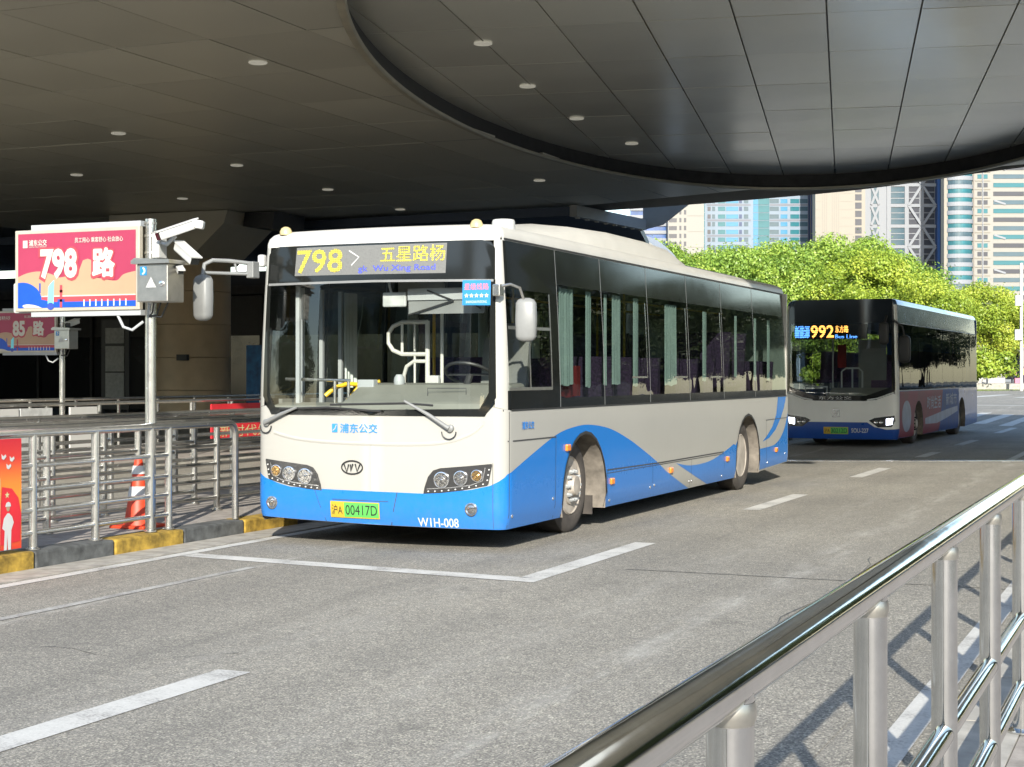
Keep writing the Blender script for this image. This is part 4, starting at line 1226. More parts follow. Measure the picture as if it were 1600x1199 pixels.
for sg in (1, -1):
    for i in range(len(d2) - 1):
        Q.patch('window', 'tint_glass_dark', [(sg * T(d2[i] + .01), 1.28), (sg * T(d2[i + 1] - .01), 1.28), (sg * T(d2[i + 1] - .01), 2.775), (sg * T(d2[i] + .01), 2.775)], b2, .002)
    Q.line('glass_sill', 'light_grey', [(sg * T(.2), 1.275), (sg * T(11.65), 1.275)], .02, b2, .005)
    Q.line('gutter_rail', 'light_grey', [(sg * T(.2), 2.785), (sg * T(11.65), 2.785)], .02, b2, .005)
# the printed side advert: red to the front, blue behind, pale lettering
M('ad_red', (0.20, 0.022, 0.04), 0.5, var=0.3, vscale=1.5); M('ad_pale', (0.20, 0.23, 0.32), 0.4, var=0.3, vscale=3); M('ad_blue', (0.012, 0.05, 0.20), 0.5, var=0.3)
Q.patch('advert_red', 'ad_red', [(T(.24), .22)] + [(T(y), z) for y, z in q1] + [(T(5.4), .22), (T(5.9), 1.25), (T(.24), 1.25)], b2, .002)
Q.patch('advert_blue', 'ad_blue', [(T(5.41), .22)] + [(T(y), z) for y, z in q2[:5]] + [(T(8.4), 1.25), (T(5.91), 1.25)], b2, .003)
Q.patch('advert_shape', 'ad_pale', [(T(y), z) for y, z in ngon(1.05, .68, .55, .36, 24)], b2, .004)
Q.patch('advert_swoosh', 'ad_pale', [(T(3.4), .58), (T(5.0), .66), (T(6.5), .74), (T(8.2), .80), (T(8.2), .66), (T(6.5), .52), (T(5.0), .42), (T(3.4), .44)], b2, .004)
Q.text('advert_text', '时尚生活', 'ad_pale', T(4.6), .95, 1.9, .32, b2, .006, .02)
Q.text('advert_text', '新城市', 'ad_pale', T(7.2), 1.0, 1.7, .32, b2, .006, .02)
Q.patch('display', 'black_gloss', [(-1.02, 2.43), (.62, 2.43), (.62, 2.78), (-1.02, 2.78)], b2, .006)
Q.text('display_text', '新能源', 'led_sky', -.87, 2.605, .36, .28, b2, .010, .03)
Q.text('route_number', '992', 'led_orange', -.40, 2.605, .54, .29, b2, .010, .02)
Q.text('display_text', '东方路', 'led_orange', .05, 2.66, .30, .16, b2, .010, .02)
Q.text('display_text', 'Bus Line', 'led_sky', .15, 2.49, .50, .09, b2, .010, .02)
for sg in (1, -1):
    hl = Q.patch('headlamp', 'lamp_black', [(sg * .66, .60), (sg * .78, .66), (sg * 1.22, .72), (sg * 1.24, .60), (sg * 1.16, .46), (sg * .86, .45)], b2, .006)
    for k, cx in enumerate((.82, .93)): MB().lathe([(.045, 0), (.045, -.02), (.02, -.005)], 14, Q.P(sg * cx, .57, .004), 'y').build('lamp_lens', 'lens', hl, True)
    M('lit_lamp', (.9, .9, .95), .3, emis=((.8, .85, 1.0), 4.0))
    Q.patch('lit_lamp', 'lit_lamp', [(sg * 1.04, .50), (sg * 1.17, .52), (sg * 1.19, .66), (sg * 1.04, .64)], hl, .012)
pl = Q.patch('number_plate', 'plate_yellow', [(-.36, .29), (.20, .29), (.20, .45), (-.36, .45)], b2, .012)
Q.patch('plate_field', 'plate_green', [(-.20, .30), (.19, .30), (.19, .44), (-.20, .44)], pl, .014)
Q.text('plate_text', '沪A', 'ink_black', -.28, .37, .12, .10, pl, .017); Q.text('plate_text', '30212D', 'ink_black', -.005, .37, .36, .10, pl, .017)
Q.text('fleet_number', 'SOU-227', 'ink_white', .46, .375, .38, .10, b2, .008, .01)
em2 = Q.line('emblem', 'chrome', [(-.16, .68), (.0, .68), (.0, .84), (-.16, .84), (-.16, .68)], .018, b2, .010)
Q.line('emblem_stroke', 'chrome', [(-.02, .80), (-.10, .80), (-.10, .76), (-.05, .76), (-.05, .72), (-.13, .72)], .022, em2, .011)
Q.text('front_slogan', '东方公交', 'ink_white', -.10, 1.105, .75, .075, b2, .010)
for y in (2.55, 8.95):
    liner(b2, 1.295, y, .60, .5, .42, .2); liner(b2, -.79, y, .60, .5, .42, .2)
    wheel(b2, 1.20, y, .475, .3, 1, y > 5, False); wheel(b2, -1.20, y, .475, .3, -1, y > 5, False)
MB().box(-.78, .78, .5, 11.5, .3, .62).build('chassis', 'dark_void', b2)
MB().box(-.78, .78, .35, 11.6, .63, .69).build('cabin_floor', 'interior_floor', b2)
MB().box(-1.2, 1.2, .25, 11.6, 2.86, 2.9).build('ceiling', 'interior', b2)
MB().prism([(.12, 1.0), (.16, 1.2), (.6, 1.34), (.8, .66), (.2, .66)], -.3, 1.18, 'x').build('dashboard', 'dash', b2, bevel=.02)
for yy in np.arange(2.9, 11, .9):
    for xx in (-.98, -.5, .5, .98): seat(b2, xx, float(yy), 1.05 if abs(xx) > .8 else .69, .42)
seat(b2, .65, 1.3, .8, .5)
MB().box(.1, .75, 1.5, 1.54, 1.3, 2.45).build('partition', 'interior', b2, bevel=.01)
for pts in ([(-.2, 1.1, .7), (-.2, 1.1, 1.7), (-.1, 1.1, 1.78), (.2, 1.1, 1.78), (.28, 1.1, 1.7), (.28, 1.1, .7)], [(.05, 1.1, 1.78), (.05, 1.1, .7)], [(-.9, .5, .9), (-.9, .5, 1.35), (-.4, .5, 1.35), (-.4, .5, .9)], [(-.5, 1.5, .7), (-.5, 1.5, 2.8)]):
    MB().tube(pts, .022, 6).build('guard_rail', 'light_grey', b2, True)
mirror_body(1.02, -.12, 2.55, .22, .16, .5, b2, 0); MB().tube([(1.02, -.08, 2.75), (1.05, .05, 2.95)], .03, 8).build('mirror_arm', 'black_plastic', b2, True)
mirror_body(1.42, .2, 2.2, .26, .16, .62, b2, 0); MB().tube([(1.42, .2, 2.45), (1.38, .12, 2.7), (1.2, .05, 2.85)], .025, 8).build('mirror_arm', 'black_plastic', b2, True)
MB().box(-.55, -.35, 2.2, 2.25, 1.8, 2.35).build('advert_card', 'red_cloth', b2)
for o in b2.children:
    if o.name.startswith('mirror_housing'): o.data.materials[0] = MATS['black_plastic']

# ================================================================== RAILINGS
def railing(name, label, x, posts, ztop, bars, z0=.15, r_post=.036, r_rail=.036, r_bar=.022, seg=12, mat='steel', y0=None, y1=None, cat='railing', bars_to=None, bend=False, xs=None):
    o = empty(name, (x, posts[0], z0), 0, label, cat)
    bx, by, bz = x, posts[0], z0
    y0 = posts[0] - .15 if y0 is None else y0
    y1 = posts[-1] if y1 is None else y1
    for p in posts:
        if bend and p == posts[-1]: continue
        q = MB().tube([(0, p - by, 0), (0, p - by, ztop - bz - r_rail * .35)], r_post, seg).build('post', mat, o, True)
        if seg > 20: MB().lathe([(r_post * 1.01, -.03), (r_post * 1.09, -.018), (r_post * 1.10, -.006), (r_post * 1.02, .004)], seg, (0, p - by, ztop - bz - r_rail * .80), cap=False).build('weld_bead', 'brushed_steel', q, True)
        MB().lathe([(r_post * 1.7, 0), (r_post * 1.7, .008), (r_post * 1.02, .02)], seg, (0, p - by, 0)).build('base_flange', mat, q, True)
    if bend:
        yb = y1
        pts = [(0, y0 - by, ztop - bz), (0, yb - .12 - by, ztop - bz)] + [(0, yb - .12 + .12 * math.sin(R(a)) - by, ztop - .12 + .12 * math.cos(R(a)) - bz) for a in (22, 45, 68, 90)] + [(0, yb - by, 0)]
        MB().tube(pts, r_rail, seg).build('top_rail', mat, o, True)
    else:
        MB().tube([(0, y0 - by, ztop - bz), (0, y1 + .1 - by, ztop - bz)], r_rail, seg).build('top_rail', mat, o, True)
    bt = y1 if bars_to is None else bars_to
    for zb in bars:
        ps = [p for p in posts if p <= bt + .01]
        for a, b in zip(ps[:-1], ps[1:]):
            MB().tube([(0, a - by + r_post * .6, zb - bz), (0, b - by - r_post * .6, zb - bz)], r_bar, max(8, seg - 2)).build('bar', mat, o, True)
    return o
BARS = [.29, .48, .66, .86]
railing('railing', 'steel railing along the painted kerb carrying the red poster', -8.97, [7.55, 8.38, 9.22, 10.06, 10.9, 11.74, 12.57, 12.86, 14.03], 1.135, BARS, bend=True, bars_to=12.9, seg=16)
railing('railing', 'steel railing behind the orange cone in the queue lane', -9.75, [9.2, 10.6, 12.04, 13.45, 14.88, 16.3, 17.8, 19.3], 1.12, BARS, seg=12)
railing('railing', 'steel railing with close posts at the middle of the island', -10.46, [9.7, 10.5, 11.33, 12.17, 13.0, 13.83, 14.68, 15.5, 16.3, 17.15, 18.0, 18.8, 19.6], 1.12, BARS, seg=12)
railing('railing', 'steel railing on the bay side of the first island', -11.62, [9.0 + 1.3 * k for k in range(14)], 1.14, BARS[1:], seg=10)
railing('railing', 'thin steel railing carrying white and red panels on the second island', -16.8, [14 + 1.35 * k for k in range(15)], 1.15, [.30, .78], seg=8, r_post=.03, r_rail=.03, r_bar=.016)
railing('railing', 'thin steel railing beside the pole of the 85 sign', -19.9, [16 + 1.35 * k for k in range(16)], 1.15, [.30, .78], seg=8, r_post=.03, r_rail=.03, r_bar=.016)
# polished railing close to the viewer
pr = railing('railing', 'polished steel railing with thick round top rail beside the open lane', -.62, [1.15 * k - .15 + .16 for k in range(0, 22)], 1.17, [.62, .34], r_post=.036, r_rail=.038, r_bar=.030, seg=32, mat='polished_steel', y0=-.6)
# panels fixed to the second island railing
def rpanel(y0, y1, z0, z1, mat, label, txt=None, mat2=None):
    o = empty('advert_panel', (-16.72, y0, z0), 0, label, 'panel')
    MB().box(0, .03, 0, y1 - y0, 0, z1 - z0).build('board', mat, o)
    if mat2:
        MB().box(.032, .036, .12 * (y1 - y0), .40 * (y1 - y0), .1, z1 - z0 - .1).build('print', mat2, o)
        MB().box(.032, .036, .55 * (y1 - y0), .95 * (y1 - y0), .1, z1 - z0 - .1).build('print', 'paper', o)
    if txt: text_obj('lettering', txt, 'star_gold', (y1 - y0) * .8, .22, lambda a, b: (.038, (y1 - y0) / 2 + a, .14 + b), o)
rpanel(18.6, 19.95, .2, 1.1, 'white_plastic', 'white and pink printed panel on the thin railing', None, 'sticker_pink')
rpanel(20.0, 20.75, .2, 1.1, 'paper', 'pale blue grey panel beside the pink printed one')
rpanel(21.2, 21.9, .25, 1.1, 'white_plastic', 'plain white panel alone on the thin railing')
rpanel(25.3, 28.0, .42, 1.08, 'poster_red', 'red board with yellow lettering on the thin railing', '新时代先锋')

# ================================================================== ROUTE SIGNS
def route_sign(loc, num, label, with_cams=True, s=1.0):
    o = empty('route_sign', loc, 0, label, 'sign')
    MB().tube([(0, 0, 0), (0, 0, 2.95)], .052, 16).build('pole', 'steel', o, True)
    W_, H_ = 1.46, .79
    x0, z0 = -1.50, 2.09
    yb = -.12
    bd = MB().box(x0, x0 + W_, yb, yb + .06, z0, z0 + H_).build('board', 'sign_frame', o, bevel=.008)
    MB().box(x0 + .18, x0 + W_, yb + .02, yb + .1, z0 + H_, z0 + H_ + .05).build('top_bracket', 'light_grey', o)
    MB().box(x0 + .18, x0 + W_, yb + .02, yb + .1, z0 - .05, z0).build('bottom_bracket', 'light_grey', o)
    MB().box(x0 - .11, x0 + .3, yb + .1, yb + .14, z0 - .01, z0 + .29).build('back_plate', 'white_plastic', o, bevel=.02)
    def pt(u, v): return (x0 + .04 + u * (W_ - .08), z0 + .035 + v * (H_ - .07))
    def pr_(name, mat, poly, lv):
        return MB().flat([pt(u, v) for u, v in poly], yb - .001 - .001 * lv).build(name, mat, bd)
    pr_('print_ground', 'sign_red', [(0, 0), (1, 0), (1, 1), (0, 1)], 1)
    hill = spline([(0, .42), (.08, .47), (.18, .49), (.27, .46), (.36, .40)], 4) + [(.45, .42), (.53, .5), (.56, .62), (.60, .64), (.63, .62)] + spline([(.63, .40), (.72, .37), (.84, .34), (.90, .42), (1, .46)], 4)
    pr_('print_hill', 'sign_peach', [(1, .13), (1, .46)] + hill[::-1] + [(0, .13)], 2)
    pr_('print_bridge', 'sign_coral', [(.2, .07), (1, .07), (1, .145), (.2, .145)], 3)
    pr_('print_line', 'ink_cream', [(.2, .145), (1, .145), (1, .16), (.2, .16)], 3.2)
    pr_('print_river', 'sign_blue', [(.2, 0), (1, 0), (1, .075), (.2, .075)], 3.4)
    for k in range(8): pr_('print_pier', 'ink_white', [(.565 + k * .05, .01), (.575 + k * .05, .01), (.575 + k * .05, .10), (.565 + k * .05, .10)], 4)
    pr_('print_wave', 'sign_blue', [(0, 0), (.32, 0), (.30, .06), (.24, .10), (.205, .11)] + spline([(.205, .16), (.17, .25), (.11, .32), (.05, .345), (0, .34)], 3), 4)
    pr_('print_foam', 'ink_cream', spline([(.06, 0), (.04, .03), (.08, .05), (.15, .035), (.21, 0)], 3), 5)
    pr_('print_tower', 'sign_navy', [(.185, .2), (.20, .2), (.20, .33), (.185, .33)], 5)
    pr_('print_tower', 'sign_peach', [(.20, .16), (.225, .16), (.23, .36), (.20, .36)], 5)
    pr_('print_tower', 'sign_cyan', [(.26, .05), (.31, .03), (.315, .37), (.29, .33), (.265, .28)], 5)
    for (a, b, c_, d_) in ((.365, .385, 0, .30), (.345, .405, .075, .11), (.362, .388, .20, .235)): pr_('print_tower', 'sign_coral' if d_ != .11 else 'sign_navy', [(a, c_), (b, c_), (b, d_), (a, d_)], 5.5)
    pr_('print_ball', 'sign_navy', ngon(*[.285, .02], .03, .05, 16), 6)
    def tx(name, body, mat, u, v, wd, hh, lv, bold=0.0): 
        cx, cz = pt(u, v); return text_obj(name, body, mat, wd, hh, lambda a, b: (cx + a, yb - .001 - .001 * lv, cz + b), bd, bold)
    n_ = len(num)
    wn = .145 * n_
    tx('number_outline', num, 'sign_coral', .355 if n_ == 3 else .40, .575, wn + .05, .345, 6.5, .075)
    tx('number_text', num, 'ink_cream', .355 if n_ == 3 else .40, .585, wn, .295, 7.5, .045)
    tx('number_outline', '路', 'sign_coral', .735, .575, .30, .33, 6.5, .07)
    tx('number_text', '路', 'ink_cream', .735, .585, .265, .285, 7.5, .04)
    tx('operator_text', '浦东公交', 'ink_cream', .175, .875, .215, .06, 6, .02)
    tx('operator_text', 'PUDONG PUBLIC TRANSPORT', 'ink_cream', .175, .82, .215, .012, 6)
    pr_('operator_badge', 'ink_cream', [(.045, .81), (.085, .81), (.085, .91), (.045, .91)], 6)
    tx('slogan_text', '员工用心 乘客舒心 社会放心', 'ink_cream', .695, .89, .56, .05, 6, .01)
    # cabinet on the pole
    cb = MB().box(.09, .43, -.34, -.08, 2.15, 2.50).build('cabinet', 'brushed_steel', o, bevel=.008)
    MB().prism([(.05, 2.50), (.47, 2.50), (.47, 2.535), (.09, 2.555), (.05, 2.53)], -.38, -.04, 'y').build('cabinet_roof', 'brushed_steel', cb)
    st_ = MB().box(.13, .20, -.344, -.341, 2.395, 2.475).build('sticker', 'sticker_blue', cb)
    MB().flat(spline([(.16, 2.40), (.185, 2.42), (.185, 2.455), (.16, 2.47)], 4) + [(.155, 2.46), (.17, 2.44), (.17, 2.425), (.15, 2.41)], -.3455).build('sticker_mark', 'ink_white', st_)
    MB().flat([(.19, 2.28), (.31, 2.28), (.25, 2.38)], -.344).build('warning_triangle', 'paper', cb)
    MB().lathe([(.025, -.34), (.025, -.352), (.018, -.355)], 14, (.365, 0, 2.315), 'y').build('lock', 'chrome', cb, True)
    for k in range(3): MB().tube([(.12 + .08 * k, -.12, 2.15), (.08 + .05 * k, -.08, 2.06 - .02 * k), (.02, -.05, 2.03)], .008, 6).build('cable', 'black_plastic', cb, True)
    MB().tube([(-.32, -.08, 2.05), (-.25, -.08, 1.93), (-.15, -.08, 1.90), (-.06, -.03, 1.98)], .014, 8).build('cable', 'light_grey', o, True)
    for z_ in (2.62, 2.78, 2.9): MB().lathe([(.06, z_), (.06, z_ + .02)], 16).build('pole_clamp', 'brushed_steel', o)
    def bullet(a, b, rr, name='security_camera'):
        a, b = Vector(a), Vector(b); d = (b - a).normalized()
        h = MB().obox(a, b, rr * 2, rr * 1.7).build(name, 'white_plastic', o, bevel=.015)
        up = Vector((0, 0, rr * .95))
        MB().obox(a - d * .04 + up, b + up, rr * 2.3, .012).build('camera_hood', 'white_plastic', h)
        MB().obox(a - d * .004, a + d * .002, rr * 1.7, rr * 1.35).build('camera_lens', 'black_gloss', h)
        return h
    if with_cams:
        MB().box(.06, .14, -.06, .06, 2.58, 2.82).build('camera_plate', 'white_plastic', o)
        MB().tube([(.10, 0, 2.72), (.22, -.05, 2.70), (.30, -.02, 2.78)], .018, 8).build('camera_arm', 'white_plastic', o, True)
        bullet((.24, -.22, 2.76), (.44, .10, 2.90), .05); bullet((.58, -.12, 2.53), (.30, .02, 2.69), .05); bullet((.52, -.26, 2.42), (.42, -.16, 2.47), .03)
        MB().obox((.42, .06, 2.90), (.53, .10, 2.88), .09, .08).build('camera_mount', 'white_plastic', o, bevel=.015)
    else:
        bullet((.30, -.2, 2.60), (.20, .2, 2.68), .05)
    return o
route_sign((-9.02, 12.64, .15), '798', 'sunlit red route sign reading 798 with steel cabinet and security cameras')
route_sign((-19.48, 24.5, -.04), '85', 'shaded red route sign reading 85 beyond the first island', False)

# ================================================================== SMALL THINGS ON THE ISLAND
cone = empty('traffic_cone', (-9.36, 12.92, .146), 0, 'orange traffic cone with white bands behind the kerb railing', 'traffic cone')
MB().box(-.20, .20, -.20, .20, 0, .03).build('base', 'orange_cone', cone, bevel=.01)
pts = [(.145, .03), (.135, .06), (.075, .42), (.032, .69), (.024, .70)]
MB().lathe(pts, 28).build('body', 'orange_cone', cone, True)
for a, b in ((.30, .40), (.52, .60)):
    ra = lambda z: .141 - (z - .04) * .1595
    MB().lathe([(ra(a) + .003, a), (ra(b) + .003, b)], 28, cap=False).build('reflective_band', 'ink_white', cone, True)
po = empty('poster', (-8.905, 9.75, .19), 0, 'red and orange poster with white saluting figure tied to the railing', 'poster')
m, t, b = _mat('poster_grad')
tc = t.nodes.new('ShaderNodeTexCoord'); sp = t.nodes.new('ShaderNodeSeparateXYZ'); t.links.new(tc.outputs['Object'], sp.inputs[0])
t.links.new(ramp(t, sp.outputs[2], [(0.0, (.62, .04, .02)), (.35, (.80, .30, .03)), (.55, (.80, .22, .03)), (.75, (.62, .04, .03)), (.93, (.5, .015, .03))]), b.inputs['Base Color'])
b.inputs['Roughness'].default_value = .5; MATS['poster_grad'] = m
MB().box(0, .006, 0, .92, 0, .91).build('sheet', 'poster_grad', po)
def pf(poly, mat, nm, h=.009): return MB().flat(poly, h, 'x').build(nm, mat, po)
pf([(.62, .04), (.90, .06), (.915, .28), (.88, .42), (.80, .50), (.68, .52), (.66, .3)], 'poster_red', 'print_flag')
pf(star(.74, .45, .03), 'star_gold', 'print_star', .011)
pf([(.70, .0), (.735, .0), (.74, .13), (.75, .0), (.785, .0), (.79, .16), (.82, .22), (.80, .27), (.765, .30), (.74, .30), (.70, .26), (.68, .18), (.71, .16)], 'ink_white', 'print_figure', .011)
pf(ngon(.75, .345, .022, .03, 14), 'sign_peach', 'print_head', .012)
pf([(.715, .355), (.785, .355), (.775, .385), (.75, .395), (.725, .385)], 'ink_white', 'print_cap', .013)
pf([(.64, .0), (.65, .0), (.66, .58), (.655, .60)], 'star_gold', 'print_pole', .012)
for cx, cz in ((.70, .74), (.80, .72), (.76, .66)):
    pf([(cx, cz), (cx + .03, cz + .025), (cx + .02, cz + .045), (cx - .005, cz + .03), (cx - .03, cz + .05), (cx - .025, cz + .01)], 'ink_white', 'print_dove', .011)
# things in the dark by the hall
nb = empty('notice_board', (-35.2, 47.2, 0), 0, 'notice board with three pale sheets in the dark', 'notice board')
MB().box(-.6, .6, 0, .06, 0.4, 3.6).build('panel', 'hall_dark', nb)
for z_ in (.8, 1.75, 2.75): MB().box(-.4, .4, -.03, 0, z_, z_ + (.9 if z_ < 2 else .55)).build('sheet', 'paper', nb)
for sx in (-.55, .55): MB().box(sx - .03, sx + .03, -.01, .07, 0, .4).build('foot', 'dark_metal', nb)
bb = empty('banner_stand', (-28.0, 45, 0), 0, 'tall dark blue banner stand near the column', 'banner')
MB().box(-.35, .35, 0, .06, .15, 2.6).build('banner', 'blue_banner', bb); MB().box(-.4, .4, -.15, .2, 0, .15).build('base', 'dark_metal', bb)

# ================================================================== FAR SIDE: TREES, WALL, PAVILION, PEOPLE
def blob_points(n, cx, rad, flat=.8):
    d = rng.normal(size=(n, 3)); d /= np.linalg.norm(d, axis=1)[:, None]
    r = rad * (0.5 + .5 * rng.random(n) ** .5) * np.where(rng.random(n) < .14, 1 + .65 * rng.random(n), 1)
    return np.array(cx) + d * r[:, None] * np.array([1, 1, flat]), d
def leaves_mesh(name, clumps, per, size, mat):
    V, F, A = [], [], []
    for (c, rad) in clumps:
        n = int(per * rad * rad)
        p, d = blob_points(n, c, rad)
        nr = d + rng.normal(size=(n, 3)) * .55 + np.array([0, 0, .35]); nr /= np.linalg.norm(nr, axis=1)[:, None]
        tx = np.cross(nr, rng.normal(size=(n, 3))); tx /= np.linalg.norm(tx, axis=1)[:, None]; ty = np.cross(nr, tx)
        sz = size * (.6 + .8 * rng.random(n))[:, None]
        base = len(V) and sum(len(x) for x in V)
        q = np.stack([p - tx * sz * .5, p - ty * sz * .32, p + tx * sz * .5, p + ty * sz * .32], 1).reshape(-1, 3)
        V.append(q); idx = base + np.arange(n * 4).reshape(n, 4); F.append(idx)
        A.append(np.clip(rng.normal(.5, .17, n) + rng.normal(0, .16), 0, 1))
    V = np.concatenate(V); F = np.concatenate(F); A = np.concatenate(A)
    me = bpy.data.meshes.new(name)
    me.vertices.add(len(V)); me.vertices.foreach_set('co', V.ravel())
    me.loops.add(F.size); me.loops.foreach_set('vertex_index', F.ravel().astype(np.int32))
    me.polygons.add(len(F)); me.polygons.foreach_set('loop_start', np.arange(0, F.size, 4, dtype=np.int32)); me.polygons.foreach_set('loop_total', np.full(len(F), 4, dtype=np.int32))
    at = me.attributes.new('leafvar', 'FLOAT', 'FACE'); at.data.foreach_set('value', A.astype(np.float32))
    me.materials.append(MATS[mat]); me.update(calc_edges=True)
    return me
def crown_clumps(h0, h1, rad, n):
    out = []
    for k in range(n):
        t = rng.random(); z = h0 + (h1 - h0) * t
        rr = rad * math.sqrt(max(.05, 1 - (2 * t - .85) ** 2 * .75))
        a = rng.random() * 2 * math.pi; q = rr * (.35 + .75 * rng.random() ** .7)
        out.append(((q * math.cos(a), q * math.sin(a), z), rad * rng.uniform(.13, .33)))
    return out
VAR = []
for k in range(4):
    cl = crown_clumps(3.0, 9.3, 4.3, 110)
    cm = leaves_mesh('crown', cl, 400, .19, 'leaf' if k % 2 == 0 else 'leaf_yellow')
    tb = MB(); tb.tube([(0, 0, -.4), (.05, .0, 1.5), (-.1, .1, 3.2), (.1, 0, 5.2), (.0, .1, 7.5)], [.30, .24, .20, .14, .05], 10)
    for m_ in range(7):
        c, r_ = cl[m_ * 6]; z_ = rng.uniform(2.6, 5.0); v = Vector(c)
        tb.tube([(0, 0, z_), tuple(v * .5 + Vector((0, 0, z_ * .5 + .2))), tuple(v)], [.13, .09, .03], 7)
    VAR.append((cm, tb.mesh('trunk', 'bark', True)))
def tree(x, y, label, k, s=1.0, rz=None, z=None):
    o = empty('tree', (x, y, gz(y) if z is None else z), rng.random() * 6.28 if rz is None else rz, label, 'tree', 'trees beyond the junction')
    o.scale = (s, s, s)
    c = bpy.data.objects.new('crown', VAR[k % 4][0]); link(c, o)
    tr_ = bpy.data.objects.new('trunk', VAR[k % 4][1]); link(tr_, o)
    return o
def bearing(px, d):
    a = (px - 800) / 2500.0
    return ((a * math.cos(TH) - math.sin(TH)) * d, (a * math.sin(TH) + math.cos(TH)) * d)
for k, (px, d, s, lab) in enumerate(((1020, 118, 1.06, 'green street tree next to the curved shell roof'), (1068, 128, 1.12, 'yellow green street tree below the pale punched window tower'), (1125, 120, 1.06, 'green street tree below the left part of the teal tower'),
        (1165, 136, 1.16, 'yellow green street tree below the middle of the teal tower'), (1215, 124, 1.10, 'green street tree below the right part of the teal tower'), (1262, 140, 1.16, 'yellow green street tree below the slim dark blue slab'),
        (1310, 128, 1.22, 'green street tree below the beige grooved tower'), (1355, 122, 1.04, 'yellow green street tree above the roof of the shaded bus'), (1400, 138, 1.10, 'green street tree below the braced tower'),
        (1440, 126, .88, 'yellow green street tree below the navy edge of the braced tower'), (1475, 142, .84, 'green street tree at the foot of the rounded bay tower'), (1100, 150, 1.12, 'yellow green tree in the second row behind the shell roof'),
        (1240, 156, 1.22, 'green tree in the second row towards the slim blue slab'), (1330, 158, 1.24, 'yellow green tree in the second row towards the grooved tower'), (1420, 160, 1.02, 'green tree in the second row towards the braced tower'))):
    x, y = bearing(px, d); tree(x, y, lab, k, s, z=gz(y) + .14)
x, y = bearing(1545, 133); tree(x, y, 'yellow green tree with bare trunk showing beside the white shelter', 1, .86, 2.2, z=gz(y) + .14)
bx_, by_ = bearing(1545, 124)
sb = empty('shrub', (bx_, by_, gz(by_) + .1), 0, 'round yellow green shrub above the pale low wall', 'shrub')
link(bpy.data.objects.new('foliage', leaves_mesh('foliage', [((rng.uniform(-2, 1.6), rng.uniform(-.6, .6), rng.uniform(1.0, 2.2)), .8) for _ in range(16)], 380, .26, 'leaf_yellow')), sb)
MB().tube([(0, 0, 0), (.1, 0, 1.4)], .08, 8).build('stem', 'bark', sb, True)
for k in range(5):
    hx, hy = bearing(1300 + k * 55, 116)
    hs = empty('shrub', (hx, hy, gz(hy) + .1), k * 1.3, 'leafy shrub under the row of street trees', 'shrub', 'shrubs under the trees')
    link(bpy.data.objects.new('foliage', sb.children[0].data), hs)
lw_ = empty('low_wall', (0, 0, 0), 0, 'pale low garden wall along the far pavement', 'wall')
ax, ay = bearing(1440, 116); ex, ey = bearing(1568, 122)
for k in range(6):
    t0, t1 = k / 6, (k + .97) / 6
    p0 = (ax + (ex - ax) * t0, ay + (ey - ay) * t0, gz(ay) + .45); p1 = (ax + (ex - ax) * t1, ay + (ey - ay) * t1, gz(ay) + .45)
    MB().obox(p0, p1, .3, .9).build('wall_panel', 'wall_pale', lw_)
gx, gy_ = bearing(1500, 112)
tag(MB().prism([bearing(1440, 110), bearing(1600, 115), bearing(1600, 119), bearing(1440, 114)], .3, gz(112) + .12).build('verge', 'grass'), 'narrow grass verge before the low wall', 'verge', kind='structure')
pv = empty('shelter', (*bearing(1592, 136), gz(136) + .1), TH, 'white framed shelter with curved roof and dark glass', 'shelter')
for xx in (-1.3, 0.6, 2.6, 4.6): MB().tube([(xx, 0, 0), (xx, 0, 3.6)], .14, 10).build('column', 'white_paint', pv, True)
MB().prism(spline([(-2.4, 3.2), (-1.2, 3.7), (1.5, 4.05), (5, 4.2)], 4) + [(5, 4.0), (1.5, 3.85), (-1.2, 3.5), (-2.4, 3.1)], -1.2, 2, 'y').build('roof', 'white_paint', pv)
for k in range(3): MB().box(-1.1 + k * 2, .4 + k * 2, .3, .36, .5, 2.9).build('pane', 'hall_glass', pv)
MB().box(-1.6, 5, -.3, -.2, 3.0, 3.2).build('beam', 'white_paint', pv)
sp_ = empty('traffic_pole', (*bearing(1596, 112), gz(112)), TH, 'white pole with signal boxes before the shelter', 'pole')
MB().tube([(0, 0, 0), (0, 0, 9)], .11, 10).build('pole', 'white_paint', sp_, True)
for z_, w_ in ((6.0, .5), (3.6, .55)): MB().box(-w_ / 2 - .25, w_ / 2 - .25, -.25, -.1, z_, z_ + .75).build('signal_box', 'light_grey', sp_)
MB().tube([(0, 0, 6.8), (1.8, 0, 7.0), (5, 0, 7.0)], .07, 8).build('arm', 'white_paint', sp_, True)

